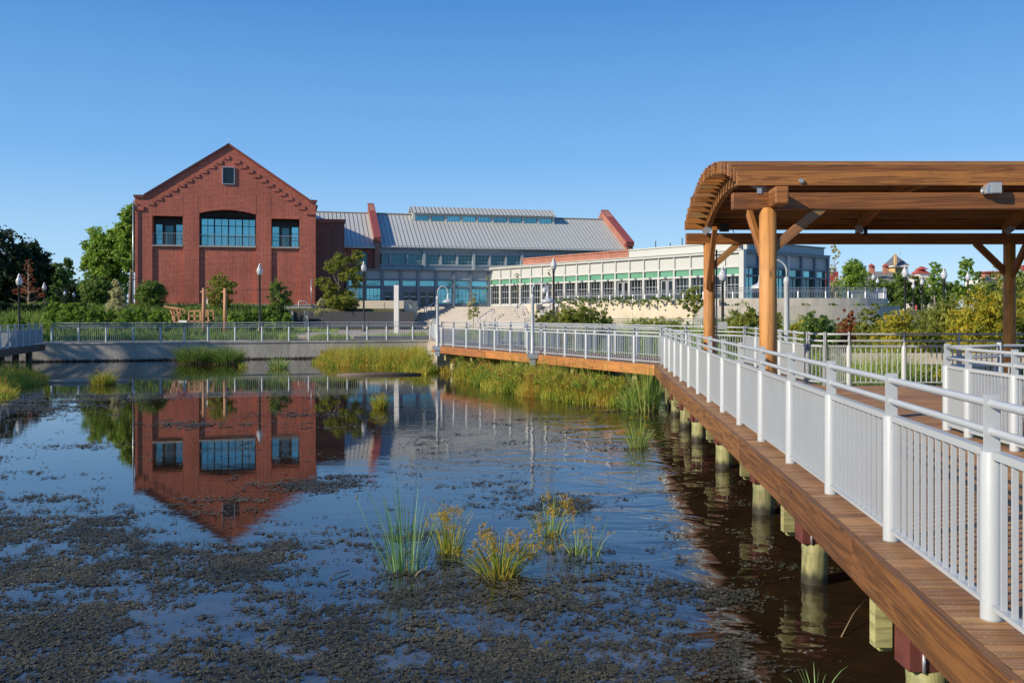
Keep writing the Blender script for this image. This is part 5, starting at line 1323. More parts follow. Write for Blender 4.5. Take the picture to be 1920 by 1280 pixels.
# big shrubs
shr = [(1085, .0245, 572, 55, 'leaf_olive', 9000, .06, 'mound', 'large olive green bush behind the far boardwalk leg, below the cream wall'),
       (1030, .0262, 582, 26, 'leaf_olive', 3500, .06, 'mound', 'smaller olive bush at the left foot of the large olive bush'),
       (1135, .0255, 586, 28, 'leaf_olive', 3200, .06, 'mound', 'low olive bush at the right foot of the large olive bush'),
       (1395, .0205, 571, 42, 'leaf_olive', 8000, .05, 'mound', 'olive bush between the two left pergola posts'),
       (1455, .0200, 580, 22, 'leaf_olive', 3000, .05, 'mound', 'olive bush just right of the front left pergola post'),
       (1530, .0190, 584, 40, 'leaf_mid', 6500, .05, 'mound', 'green bush below the curved terrace wall'),
       (1590, .0195, 577, 20, 'leaf_rust', 4200, .045, 'round', 'rust tinted upright bush below the curved terrace wall'),
       (1627, .0190, 574, 28, 'leaf_olive', 5500, .05, 'round', 'tall olive bush right of the rust tinted one'),
       (1690, .0175, 584, 48, 'leaf_yellow', 9000, .045, 'round', 'yellow green rounded shrub behind the middle of the platform railing'),
       (1780, .0180, 560, 50, 'leaf_olive', 8500, .05, 'round', 'brownish green shrub left of the big yellow one'),
       (1838, .0165, 540, 62, 'leaf_yellow', 15000, .045, 'round', 'biggest yellow shrub, left of the shaded pergola post'),
       (1930, .0170, 548, 40, 'leaf_yellow', 8500, .045, 'round', 'yellow shrub at the right frame edge behind the post'),
       (1610, .0140, 692, 45, 'leaf_yellow', 5000, .035, 'mound', 'low yellow and orange shrub close behind the platform railing'),
       (1720, .0140, 694, 50, 'leaf_mid', 5000, .035, 'mound', 'low dark green shrub close behind the platform railing'),
       (1830, .0140, 690, 50, 'leaf_mid', 5500, .035, 'mound', 'dark green shrub behind the pointed railing corner'),
       (1900, .0240, 500, 60, 'leaf_olive', 6000, .07, 'round', 'tall olive shrub far behind the shaded pergola post')]
for x, t_, yt, hw, mt, n, lf, shp, lab in shr: plant('marsh_shrub', lab, 'shrub', x, t_, yt, hw, mt, n, lf, shape=shp, clump=.22)
# plants along the cream wall top and ledge
for k in range(17):
    f = k / 16; x_, y_ = lerp(wa[0], wb[0], f) - .25, lerp(wa[1], wb[1], f) - .35
    o_ = thing('wall_fern', 'small green fern hanging over the top of the cream wall', 'plant', (x_, y_, 3.45), 0, 'ferns along the top of the cream wall')
    V, Q, r_ = leaf_arrays([(0, 0, .08, .38, .3, .26), (0, -.1, -.2, .2, .15, .25)], 260, .07, 400 + k, .4); mesh_arrays('foliage', M['leaf_mid'], V, Q, r_, o_)
    m_ = MB(); m_.tube([(0, .2, .05), (0, 0, .12)], .02, 5); m_.build('stem', M['bark'], o_)
for k, p in enumerate(low[1:-1:2]):
    o_ = thing('ledge_tuft', 'dark low grass tuft on the ledge of the curved wall', 'plant', (p[0], p[1] + .35, 3.06), 0, 'tufts on the curved wall ledge')
    V, Q, r_ = leaf_arrays([(0, 0, .04, .42, .25, .1)], 220, .06, 500 + k, .4); mesh_arrays('foliage', M['leaf_mid'], V, Q, r_, o_)
# right background trees
plant('birch_tree', 'sparse pale tree at the right end of the white wing', 'tree', 1566, .050, 459, 18, 'leaf_silver', 1800, .085, shape='open', hgt_gap=.3, trunk=.07, tmat='bark_pale', limbs=14)
plant('yellow_green_tree', 'bushy yellow green tree right of the sparse pale tree', 'tree', 1598, .048, 487, 31, 'leaf_fresh', 6000, .10, shape='round', hgt_gap=.1, trunk=.08)
plant('young_tree', 'young green tree with a pale trunk left of the tall lamp post', 'tree', 1752, .043, 492, 17, 'leaf_fresh', 2600, .085, shape='column', hgt_gap=.3, trunk=.09, tmat='bark_pale')
plant('young_tree', 'tall loose green tree against the sky behind the yellow shrubs', 'tree', 1808, .046, 481, 27, 'leaf_fresh', 3400, .11, shape='open', hgt_gap=.25, trunk=.06)
plant('young_tree', 'small leafy tree right of the tall loose green tree', 'tree', 1836, .048, 508, 14, 'leaf_mid', 1500, .10, shape='open', hgt_gap=.3)
for x, yt, hw, lab in ((1640, 522, 26, 'left of the grey roof'), (1690, 510, 30, 'below the yellow tower'), (1722, 516, 22, 'below the white gable'), (1775, 528, 26, 'right of the pale trunk'), (1560, 535, 24, 'behind the terrace end'), (1860, 530, 34, 'below the dormer building'), (1925, 520, 30, 'at the right frame edge')):
    plant('hedge_tree', 'dark green distant tree ' + lab, 'tree', x, .075, yt, hw, 'leaf_mid', 3200, .2, 'distant trees on the right', z0=2.8, hgt_gap=.02, trunk=.12)
# far tree line each side closes the horizon
for k, x in enumerate((-420, -330, -250, -170, 30, 90, 140, 200, 560, 760, 2050, 2180, 2320)):
    plant('far_tree', 'far dark green tree on the horizon', 'tree', x, .13 + .01 * (k % 3), 540 - 14 * (k % 3) if x < 150 else 548 - 8 * (k % 4), 52, 'leaf_dark', 2200, .5, 'far trees on the horizon', z0=2.8, trunk=.25, hgt_gap=.02)
# trees left of the view: they shade the left boardwalk and half of the retaining wall
for k, (x_, y_, h_, w_) in enumerate(((-38.5, 37.5, 12.6, 4.5), (-44, 43, 12, 5), (-41, 29, 13, 5), (-36, 23, 10.5, 4))):
    o_ = thing('bank_tree', 'large tree on the left bank of the pond', 'tree', (x_, y_, .8), 0, 'trees on the left bank')
    g = random.Random(60 + k); B = [(g.uniform(-.5, .5) * w_, g.uniform(-.5, .5) * w_, h_ * g.uniform(.35, .85), w_ * .5, w_ * .5, h_ * .17) for _ in range(9)] + [(0, 0, h_ * .6, w_ * .7, w_ * .7, h_ * .33)]
    V, Q, r_ = leaf_arrays(B, 7500, .34, 700 + k, .3); mesh_arrays('crown', M['leaf_mid'], V, Q, r_, o_); trunk_mesh(o_, h_, .35, (0, 0), 6, .8, 'bark', 60 + k)

# ------------------------------------------------------------------ waterside plants
def blades_at(P, H, reach, width, seed, seg=5, droop=.35):
    g = np.random.default_rng(seed); n = len(P); a = g.uniform(0, 2 * pi, n); l = reach * g.uniform(.1, 1, n)
    return blade_arrays(P, H, np.stack([np.cos(a) * l, np.sin(a) * l], 1), width, seed + 1, seg, droop)
def clump(name, label, cat, p, n, h, r, reach, mat, width=.012, heads=0, head_mat='flower', seed=1, hz=.0, hsize=.02, group=None):
    g = np.random.default_rng(seed); o_ = thing(name, label, cat, (p[0], p[1], p[2] if len(p) > 2 else 0), 0, group)
    a = g.uniform(0, 2 * pi, n); q = r * np.sqrt(g.uniform(0, 1, n)); P = np.stack([np.cos(a) * q, np.sin(a) * q, np.full(n, -.12)], 1)
    V, Q, rr_ = blades_at(P, (h + .12) * g.uniform(.45, 1.08, n), reach, width, seed); mesh_arrays('blades', M[mat], V, Q, rr_, o_)
    if mat != 'dead' and n > 20:
        nd = max(6, n // 6); V, Q, rr_ = blades_at(P[:nd] * [1.3, 1.3, 1], (h + .12) * g.uniform(.2, .7, nd), reach * 1.5 + .1, width * .8, seed + 77, 5, .8); mesh_arrays('dead_blades', M['dead'], V, Q, rr_, o_)
    if heads:
        for k in range(heads):
            B = []
            a = g.uniform(0, 2 * pi); l = g.uniform(0, 1) * reach * .8 + r * .5; B.append((cos(a) * l, sin(a) * l, h * g.uniform(.45, 1.0) * (1 - hz), hsize * 1.8, hsize * 1.8, hsize * 1.3))
            V, Q, rr_ = leaf_arrays(B, 60, hsize * .42, seed + 5 + k, .6, .45); mesh_arrays('seed_head', M[head_mat], V, Q, rr_, o_)
    return o_
# sedge bank in front of the far boardwalk leg
def bank(name, label, poly, n, h, seed, mat='sedge', width=.02):
    g = np.random.default_rng(seed); P_ = np.array(poly); X = g.uniform(P_[:, 0].min(), P_[:, 0].max(), n * 3); Y = g.uniform(P_[:, 1].min(), P_[:, 1].max(), n * 3)
    sd = poly_sd(X, Y, poly) + (fbm(X * 1.2, Y * 1.2, seed) - .5) * .9; k = sd < 0; X, Y, sd = X[k][:n], Y[k][:n], sd[k][:n]
    f = fbm(X * 1.6, Y * 1.6, seed + 3) * .45 + fbm(X * 5.5, Y * 5.5, seed + 4, 2) * .9 - .18; m_ = len(X); Hh = h * (.35 + .65 * sstep(0, .9, -sd)) * (.35 + 1.2 * f) * g.uniform(.55, 1.25, m_) + .1
    P = np.stack([X, Y, np.full(m_, -.08)], 1); a = fbm(X * 3.2, Y * 3.2, seed + 6, 2) * 14 + g.normal(size=m_) * .9; l = Hh * g.uniform(.1, .85, m_)
    V, Q, r_ = blade_arrays(P, Hh, np.stack([np.cos(a) * l, np.sin(a) * l], 1), width, seed, 4, .5)
    r_ = np.clip(np.repeat(fbm(X * 2.4, Y * 2.4, seed + 9) * 1.7 - .55, 4) + r_ * .6, 0, 1)
    o_ = mesh_arrays(name, M[mat], V, Q, r_); return tag(o_, label, 'sedge', kind='stuff')
pA = CORN - nL * .2
bk = [tuple((pA + dL * .9 + nL * .2)[:2]), (2.95, 25.3), (1.9, 26.2), (.7, 27.4), (-.6, 30.5), (-1.9, 35), (-3.2, 40.2), (-3.6, 43.5), tuple((LEND + nL * .2)[:2])]
bank('sedge_bank', 'yellow green sedge bank growing along the water below the far boardwalk leg', bk, 26000, .92, 21)
bank('sedge_bank', 'green reed patches standing out of the sedge bank', [(p[0] + .25, p[1] + .6) for p in bk], 1800, 1.35, 23, 'reed', .022)
V, Q, r_ = leaf_arrays([(lerp(bk[1][0], bk[6][0], f) + .7 + .5 * (k % 2), lerp(bk[1][1], bk[6][1], f) + 1.2 - .4 * (k % 2), .55, .5, .6, .14) for k, f in enumerate(np.linspace(.0, 1, 20))], 6500, .035, 25, .5)
tag(mesh_arrays('sedge_heads', M['flower'], V, Q, r_), 'tan and orange seed heads above the sedge bank', 'sedge', kind='stuff')
bk2 = [tuple(G(592, 683)[:2]), tuple(G(640, 688)[:2]), tuple(G(720, 690)[:2]), tuple(G(800, 692)[:2]), (-3.9, 43.5), (-4.6, 49.5), (-5.2, 52.6), (-11.0, 51.2)]
bank('sedge_bank', 'golden sedge growing at the foot of the retaining wall near the abutment', bk2, 15000, .85, 27)
bank('sedge_bank', 'ragged sedge hugging the side of the abutment wall at the boardwalk end', [(-6.2, 51.8), (-5.0, 51.6), (-4.3, 47), (-3.75, 42), (-3.3, 40.6), (-3.6, 37.8), (-4.6, 39.5), (-5.4, 45)], 7000, 1.05, 28)
bank('sedge_bank', 'small brown green sedge island at the left edge of the pond', [tuple(G(-60, 775)[:2]), tuple(G(0, 752)[:2]), tuple(G(40, 728)[:2]), tuple(G(92, 716)[:2]), tuple(G(80, 704)[:2]), tuple(G(20, 700)[:2]), tuple(G(-60, 704)[:2])], 9000, .62, 29)
clump('wall_shrub', 'left one of two dark green grassy tufts against the retaining wall', 'grass tuft', (*G(368, 681)[:2], 0), 1500, 1.05, .8, .8, 'leaf_mid', .03, seed=41)
clump('wall_shrub', 'right one of two dark green grassy tufts against the retaining wall', 'grass tuft', (*G(424, 681)[:2], 0), 1300, .95, .75, .7, 'leaf_mid', .03, seed=42)
clump('sedge_tuft', 'small green tuft with long leaves in the water before the wall', 'grass tuft', G(522, 690), 260, .62, .35, .5, 'reed', .022, seed=43)
clump('sedge_tuft', 'tiny green tuft in the water left of the small leafy tuft', 'grass tuft', G(455, 688), 90, .32, .15, .2, 'sedge', .02, seed=44)
clump('sedge_tuft', 'bright tuft of sedge growing on the floating log at left', 'grass tuft', G(193, 721), 620, .52, .32, .45, 'sedge', .02, 8, seed=45, hsize=.05)
clump('sedge_tuft', 'small bright sedge tuft alone in the middle of the pond', 'grass tuft', G(712, 765), 330, .46, .16, .28, 'sedge', .014, 6, seed=46, hsize=.04)
clump('reed_clump', 'tall green reed clump by the pilings near the boardwalk corner', 'reeds', G(1213, 770), 220, 1.35, .3, .55, 'reed', .02, seed=47)
clump('reed_clump', 'reed clump at the right end of the sedge bank, in the deck shade', 'reeds', G(1190, 768), 260, .75, .35, .5, 'reed', .018, seed=48)
clump('reed_clump', 'slender reed clump standing in the water left of the pilings', 'reeds', G(1197, 838), 130, .62, .16, .3, 'reed', .013, 4, seed=49, hsize=.03)
# star shaped sedge umbels standing over the bank, many small leaf clusters of two colours
def umbels(poly, n, h, seed, mat, leaf=.05):
    g = np.random.default_rng(seed); P_ = np.array(poly); X = g.uniform(P_[:, 0].min(), P_[:, 0].max(), n * 4); Y = g.uniform(P_[:, 1].min(), P_[:, 1].max(), n * 4)
    k = poly_sd(X, Y, poly) < -.15; X, Y = X[k][:n], Y[k][:n]; f = fbm(X * 1.6, Y * 1.6, 24)
    V, Q, r_ = leaf_arrays([(x, y, h * (.45 + .75 * ff) * g.uniform(.7, 1.1), .17, .17, .07) for x, y, ff in zip(X, Y, f)], n * 22, leaf, seed, .8, .3, .8)
    return V, Q, r_
V, Q, r_ = umbels(bk, 420, .72, 61, 'sedge'); tag(mesh_arrays('sedge_tops', M['sedge'], V, Q, r_), 'bushy yellow green tops of the sedge bank', 'sedge', kind='stuff')
V, Q, r_ = umbels(bk, 200, .62, 62, 'leaf_fresh'); tag(mesh_arrays('sedge_tops', M['leaf_fresh'], V, Q, r_), 'fresh green leafy tufts mixed into the sedge bank', 'sedge', kind='stuff')
V, Q, r_ = umbels([(-6.2, 51.8), (-5.0, 51.6), (-4.3, 47), (-3.3, 40.6), (-3.6, 37.8), (-5.4, 45)], 120, .8, 64, 'sedge'); tag(mesh_arrays('sedge_tops', M['sedge'], V, Q, r_), 'leafy tops of the sedge beside the abutment wall', 'sedge', kind='stuff')
V, Q, r_ = umbels(bk2, 200, .62, 63, 'flower'); tag(mesh_arrays('sedge_tops', M['flower'], V, Q, r_), 'golden tops of the sedge by the abutment wall', 'sedge', kind='stuff')
V, Q, r_ = umbels(bk, 150, .66, 66, 'leaf_rust', .04); tag(mesh_arrays('sedge_tops', M['leaf_rust'], V, Q, r_), 'rusty brown seed tops scattered in the sedge bank', 'sedge', kind='stuff')
# near foreground sedges
clump('rush_clump', 'tall thin upright rush clump in the near water', 'rushes', G(762, 1068), 96, .95, .19, .30, 'rush', .0095, 9, 'dead', seed=51, hsize=.012, hz=-.02)
o_ = thing('rush_stalk', 'single leaning rush stalk left of the tall rush clump', 'rushes', G(730, 1062)); m_ = MB(); m_.tube([(0, 0, -.1), (-.16, 0, .25), (-.34, 0, .72)], [.005, .004, .0025], 6); m_.build('stem', M['rush'], o_); m_ = MB(); m_.lathe(-.34, 0, [(.004, .70), (.01, .72), (.004, .75)], 6); m_.build('seed_head', M['dead'], o_)
clump('sedge_plant', 'yellow headed sedge just right of the tall rush clump', 'sedge', G(842, 1035), 110, .50, .13, .26, 'sedge', .010, 17, seed=52, hsize=.034)
clump('sedge_plant', 'largest golden sedge with arching leaves, in the middle of the near group', 'sedge', G(938, 1078), 260, .48, .17, .60, 'sedge', .012, 26, seed=53, hsize=.04)
clump('sedge_plant', 'yellow flowered sedge at the back right of the near group', 'sedge', G(1030, 1000), 70, .46, .17, .32, 'reed', .011, 15, seed=54, hsize=.036)
clump('sedge_plant', 'thin sedge stem with one green star head right of the back sedge', 'sedge', G(1081, 1040), 24, .42, .05, .26, 'reed', .010, 3, seed=55, hsize=.03)
clump('sedge_plant', 'rightmost thin green sedge of the near group', 'sedge', G(1110, 1040), 40, .46, .08, .32, 'reed', .010, 5, seed=56, hsize=.025)
clump('sedge_plant', 'few arching green blades rising at the bottom edge of the picture', 'grass tuft', G(1530, 1296), 26, .22, .10, .3, 'rush', .008, seed=57)
clump('twig_sprout', 'tiny twig sprout on the algae near the rippled water', 'grass tuft', G(1246, 1042), 8, .09, .01, .05, 'dead', .005, seed=58)
m_ = MB(); q = G(560, 1100) ; m_.tube([G(612, 1092, -.02), G(625, 1076, .03), G(655, 1068, .02)], .005, 6); tag(m_.build('dead_stem', M['dead']), 'bent pale dead stem lying in the near water', 'twig')
m_ = MB(); m_.tube([G(1165, 830, -.02), G(1240, 826, .05), G(1292, 800, .22)], [.012, .010, .006], 6); tag(m_.build('dead_stem', M['dead']), 'long pale stalk leaning out of the water by the pilings', 'twig')
m_ = MB(); m_.tube([G(1566, 1215, -.05), G(1600, 1150, .1), G(1625, 1120, .12)], [.006, .005, .003], 6); tag(m_.build('dead_stem', M['dead']), 'thin twig in the shaded water under the deck', 'twig')
# floating logs
for (x0, x1, y, r_, lab) in ((92, 190, 717.5, .11, 'left half of the floating weathered log near the left bank'), (170, 240, 716.5, .10, 'right end of the floating log beyond the sedge tuft'), (632, 790, 704, .10, 'long flat log floating before the golden sedge')):
    a, c = G(x0, y), G(x1, y - 1.5); m_ = MB(); m_.tube([a, (a + c) / 2 + Vector((0, .1, .02)), c], [r_, r_ * 1.05, r_ * .8], 10); tag(m_.build('floating_log', M['bark_pale'] if x0 < 600 else M['bark']), lab, 'log')

# ------------------------------------------------------------------ algae mats: real clumpy geometry floating on the water
def algae_cov(X, Y):
    px = CX + X / Y * F; py = HY + CZ / Y * F
    warp = (fbm(X * .55, Y * .30, 3) - .5)
    def blob(cx, cy, rx, ry, s=1.0): return s * np.clip(1.25 - np.hypot((px - cx) / rx, (py - cy) / ry), 0, 1)
    c = sstep(925, 1085, py + (px > 560) * -30 + (px < 260) * 45) * (1 - .75 * sstep(1200, 1480, px + (py - 1100) * .1)) * .86
    c = np.maximum(c, blob(90, 1015, 290, 60, .8)); c = np.maximum(c, blob(60, 935, 150, 12, .62)); c = np.maximum(c, blob(600, 915, 120, 26, .8)); c = np.maximum(c, blob(400, 935, 150, 8, .8)); c = np.maximum(c, blob(700, 1040, 170, 90, .8))
    c = np.maximum(c, blob(1020, 945, 190, 24, .75)); c = np.maximum(c, blob(30, 762, 210, 30, .72)); c = np.maximum(c, blob(160, 836, 105, 9, .7)); c = np.maximum(c, blob(375, 795, 60, 6, .7))
    c = np.maximum(c, blob(1140, 838, 70, 9, .6)); c = np.maximum(c, blob(1400, 1118, 90, 26, .85)); c = np.maximum(c, blob(1330, 1235, 130, 70, .6)); c = np.maximum(c, blob(650, 745, 90, 4, .6)); c = np.maximum(c, blob(-10, 858, 60, 9, .7))
    c = c * (1 - sstep(.0, 1.0, (px - 1420) / 160 + (py - 1150) / 900))
    c = c * (1 - .85 * np.clip(1.3 - np.hypot((px - 400) / 150, (py - 985) / 42), 0, 1))
    return c + warp * .9
bands = []; t_hi, t_lo = 2.64 / (738 - HY), 2.64 / (1390 - HY); tt = t_hi
while tt > t_lo * .97:
    tn = tt * .90; bands.append((tn, tt)); tt = tn
parts = []
for bi_, (ta, tb) in enumerate(bands):
    cell = tb * 2.0 * (1.0 if tb < .008 else 1.15)
    Ya, Yb = ta * F, tb * F; xa, xb = -CX * 1.3 * tb - .3, (1560 - CX) * tb
    gx = np.arange(int(xa / cell), int(xb / cell)); gy = np.arange(int(Ya / cell), int(Yb / cell) + 1)
    X, Y = np.meshgrid(gx * cell, gy * cell * 1.0); X = X.ravel(); Y = Y.ravel()
    k = (Y >= Ya) & (Y < Yb); X, Y = X[k], Y[k]
    # small value noise at two sizes breaks the mat into lacy clumps
    d = algae_cov(X, Y); n1 = fbm(X * 1.1, Y * 1.3, 8, 4); n2 = fbm(X * 26, Y * 28, 9, 3); n3 = fbm(X * 4.5, Y * 6.0, 19, 3)
    k = (d * 1.0 + (n1 - .5) * 1.5 + (n2 - .5) * 2.1 + (n3 - .5) * 1.6) > .84
    X, Y = X[k], Y[k]; 
    if not len(X): continue
    n = len(X); h = cell
    def hz(x, y): return .003 + .012 * np.clip(fbm(x * 26, y * 26, 12, 2) - .28, 0, 1) + .009 * vnoise(x * 75, y * 75, 31)
    g = np.random.default_rng(900 + bi_); j = g.uniform(-.35, .35, (n, 2)) * h
    X = X + j[:, 0]; Y = Y + j[:, 1]; ww = h * g.uniform(.55, .95, n)
    cs = [(-1, -1), (1, -1), (1, 1), (-1, 1)]; ang = g.uniform(0, pi, n); ca, sa = np.cos(ang), np.sin(ang)
    V = np.stack([np.stack([X + (a * ca - b_ * sa * .6) * ww, Y + (a * sa + b_ * ca * .6) * ww, hz(X + a * ww, Y + b_ * ww) + g.uniform(-.002, .004, n) * (1 + tb * 60)], 1) for a, b_ in cs], 1).reshape(-1, 3)
    parts.append((V, np.arange(4 * n).reshape(n, 4), np.clip(.5 * n2[k] + g.uniform(0, .5, n), 0, 1)))
V, Q, r_ = merge(parts); tag(mesh_arrays('algae_mat', M['algae'], V, Q, r_), 'lacy dark brown algae mats floating on the near water', 'algae', kind='stuff')
print('algae quads', len(Q))

# ------------------------------------------------------------------ play boat, posts, car, person
t_ = thing('play_boat', 'open timber frame play boat on the bank before the brick wall', 'play structure', at(365, .0362, gz(*at(365, .0362)[:2])))
zB = CZ - (603 - HY) * .0362 - t_.location.z; s_ = .0362
def bp(px, py, dy=0): return Vector(((px - 365) * s_, dy, CZ - (py - HY) * s_ - t_.location.z))
for dy in (0, 1.1):
    m_ = MB()
    for a, c in (((309, 575), (335, 580)), ((335, 580), (335, 604)), ((319, 578), (327, 604)), ((327, 604), (336, 604)), ((322, 590), (335, 590)), ((326, 580), (328, 604)),
                 ((354, 583), (354, 604)), ((365, 584), (365, 604)), ((376, 582), (377, 604)), ((354, 592), (376, 592)), ((354, 602), (377, 602)), ((354, 583), (391, 582)), ((390, 583), (391, 603)), ((384, 592), (391, 592))):
        m_.bar(bp(*a, dy), bp(*c, dy), .09, .09)
    m_.build('side_frame', M['wood_play'], t_)
m_ = MB(); m_.bar(bp(309, 574, -.1), bp(336, 580, -.1), .2, .12); m_.bar(bp(335, 604, .5), bp(395, 604, .5), 1.0, .12); m_.build('gunwale', M['wood_play'], t_)
m_ = MB(); m_.box((337 - 365) * s_, (352 - 365) * s_, -.2, .4, zB - .05, zB + .1); m_.build('bench', M['white_wall'], t_)
for x, lab, fl in ((382, 'left wooden play post with a small flag and side peg', 1), (422, 'right plain wooden play post with a side peg', 0)):
    p = at(x, .0355); zg = gz(p.x, p.y); t_ = thing('wooden_post', lab, 'post', (p.x, p.y, zg)); top = CZ + (HY - 540) * .0355 - zg
    m_ = MB(); m_.tube([(0, 0, -.2), (0, 0, top)], .11, 12); m_.build('post', M['wood_play'], t_)
    m_ = MB(); m_.tube([(.02, 0, top - .25), (-.22, 0, top - .25)], .05, 8); m_.build('peg', M['wood_play'], t_)
    if fl:
        m_ = MB(); m_.prism([(.12, top - .6), (.22, top - .62), (.30, top - 1.1), (.18, top - .95)], -.02, -.005); m_.build('flag', M['white_wall'], t_)
        m_ = MB(); m_.prism([(.13, top - .62), (.2, top - .66), (.2, top - .76), (.14, top - .74)], -.026, -.021); m_.build('flag_patch', M['darkframe'], t_)
def car(p, rz, label, body):
    t_ = thing('parked_car', label, 'car', p, rz)
    m_ = MB(); m_.prism([(-2.2, .3), (-2.2, .85), (-1.9, 1.0), (1.0, 1.0), (2.1, .85), (2.2, .3)][::-1], -.85, .85); m_.build('body', M[body], t_, False, .08)
    m_ = MB(); m_.prism([(-1.8, 1.0), (-1.3, 1.48), (.3, 1.5), (1.0, 1.0)][::-1], -.75, .75); m_.build('cabin', M['glass_black'], t_, False, .06)
    for x in (-1.4, 1.4):
        for y in (-.8, .8): m_ = MB(); m_.tube([(x, y - .1, .33), (x, y + .1, .33)], .33, 14); m_.build('wheel', M['black_metal'], t_)
    for y in (-.62, .62): m_ = MB(); m_.box(-2.23, -2.2, y - .16, y + .16, .72, .88); m_.build('tail_light', M['red'], t_)
    m_ = MB(); m_.box(-1.95, -1.9, -.35, .35, 1.12, 1.18); m_.build('brake_light', M['red'], t_)
    return t_
car((*at(50, .058)[:2], 1.0), R(80), 'dark car parked under the trees at far left, red tail lights facing us', 'black_metal')
for x, lab in ((23.5, 'left one of two round red markers behind the left railing'), (30, 'right one of two round red markers behind the left railing')):
    p = at(x, .047); m_ = MB(); m_.lathe(p.x, p.y, [(.02, 1.0), (.03, 1.0), (.03, CZ - 16.5 * .047), (.11, CZ - 15.5 * .047), (.13, CZ - 13.3 * .047), (.08, CZ - 11.5 * .047), (.01, CZ - 11 * .047)], 10); tag(m_.build('red_marker', M['red']), lab, 'marker')
# seated figure cut by the left frame edge
sk = bpy.data.meshes.new('person'); pj = [(0, 0, .95, .15), (0, 0, 1.2, .16), (0, 0, 1.42, .17), (0, 0, 1.52, .07), (0, 0, 1.58, .09), (0, -.01, 1.68, .105), (0, 0, 1.77, .07), (-.2, 0, 1.42, .07), (-.26, -.04, 1.15, .05), (-.24, -.16, .95, .04), (.2, 0, 1.42, .07), (.26, -.04, 1.15, .05), (.24, -.16, .95, .04), (-.1, 0, .88, .1), (-.11, .02, .48, .075), (-.11, .0, .08, .05), (-.11, -.14, .04, .04), (.1, 0, .88, .1), (.12, -.04, .48, .075), (.12, .0, .08, .05), (.12, -.14, .04, .04)]
sk.from_pydata([j[:3] for j in pj], [(0, 1), (1, 2), (2, 3), (3, 4), (4, 5), (5, 6), (2, 7), (7, 8), (8, 9), (2, 10), (10, 11), (11, 12), (0, 13), (13, 14), (14, 15), (15, 16), (0, 17), (17, 18), (18, 19), (19, 20)], [])
po = bpy.data.objects.new('person', sk); COL.objects.link(po); tag(po, 'person in a pale blue shirt cut off by the left frame edge', 'person')
m1 = po.modifiers.new('skin', 'SKIN')
for v_, j in zip(sk.skin_vertices[0].data, pj): v_.radius = (j[3], j[3] * .8)
sk.skin_vertices[0].data[0].use_root = True
po.modifiers.new('sub', 'SUBSURF').levels = 2; sk.materials.append(m_paint('blue shirt', (.35, .42, .55), .8, .1)); po.location = (*at(-2, .041)[:2], .98)

# ------------------------------------------------------------------ distant buildings on the right
TB = .12
def far_box(m_, x0, x1, y0, y1, t_, d=6, dz=0):
    a, c = at(x0, t_), at(x1, t_); m_.box(a.x, c.x, a.y, a.y + d, CZ - (y1 - HY) * t_, CZ - (y0 - HY) * t_)
def far_hip(m_, x0, x1, yb, xa, xb, yt, t_, d=6):
    a, c, e, f = at(x0, t_), at(x1, t_), at(xa, t_), at(xb, t_); z0, z1 = CZ - (yb - HY) * t_, CZ - (yt - HY) * t_; n0 = len(m_.v)
    for p in ((a.x, a.y, z0), (c.x, a.y, z0), (c.x, a.y + d, z0), (a.x, a.y + d, z0), (e.x, a.y + d * .45, z1), (f.x, a.y + d * .45, z1), (f.x, a.y + d * .55, z1), (e.x, a.y + d * .55, z1)): m_.v.append(Vector(p))
    for q in ((0, 1, 5, 4), (1, 2, 6, 5), (2, 3, 7, 6), (3, 0, 4, 7), (4, 5, 6, 7), (3, 2, 1, 0)): m_.face([n0 + k for k in q])
t_ = thing('distant_building', 'distant building with a wide grey shingled roof and two small brick turrets', 'building', at(1665, TB, 2.5))
m_ = MB(); far_hip(m_, 1612, 1730, 524, 1624, 1712, 507, TB, 12); m_.build('roof', M['slate_light'], t_, True)
m_ = MB(); far_box(m_, 1616, 1726, 523, 560, TB, 10); m_.build('wall', M['slate_light'], t_, True)
for x in (1636.5, 1662.5):
    m_ = MB(); far_box(m_, x - 4, x + 4, 499, 513, TB * .995, 1.2); m_.build('turret', M['brick_orange'], t_, True)
    m_ = MB(); far_hip(m_, x - 4.6, x + 4.6, 499, x - .3, x + .3, 493.5, TB * .993, 1.6); m_.build('turret_roof', M['tilered'], t_, True)
t_ = thing('distant_tower', 'yellow square tower with a steep grey pyramid roof and a tall chimney', 'building', at(1690, TB * 1.02, 2.5)); TT = TB * 1.02
m_ = MB(); far_box(m_, 1677, 1702, 500, 560, TT, 5); m_.build('wall', M['yellow_wall'], t_, True)
m_ = MB(); far_hip(m_, 1673.5, 1706, 497.5, 1687.5, 1688.5, 476.5, TT * .998, 6); m_.build('roof', M['slate'], t_, True)
m_ = MB(); far_box(m_, 1674.5, 1705, 497.7, 500, TT * .997, 6.2); m_.build('eave', M['white_wall'], t_, True)
m_ = MB(); far_box(m_, 1678, 1681.5, 478.5, 497, TT * .994, .7); far_box(m_, 1677.3, 1682.2, 476.8, 478.4, TT * .9935, .9); m_.build('chimney', M['yellow_wall'], t_, True)
for x in (1682, 1689, 1696): m_ = MB(); far_box(m_, x - 1.8, x + 1.8, 503, 511, TT * .9975, .3); m_.build('window', M['darkframe'], t_, True)
m_ = MB(); p = at(1688, TT * 1.01); z = CZ + (HY - 477) * TT; m_.tube([(p.x, p.y, z), (p.x, p.y, z + 1.3)], .05, 5); m_.build('spire', M['galv'], t_, True)
t_ = thing('distant_house', 'white stepped house with a small red hipped roof lantern', 'building', at(1735, TB * .98, 2.5)); TH = TB * .98
m_ = MB(); far_box(m_, 1724, 1744, 512, 522, TH, 4); far_box(m_, 1716, 1750, 521.5, 560, TH * .996, 5); m_.build('wall', M['white_wall'], t_, True)
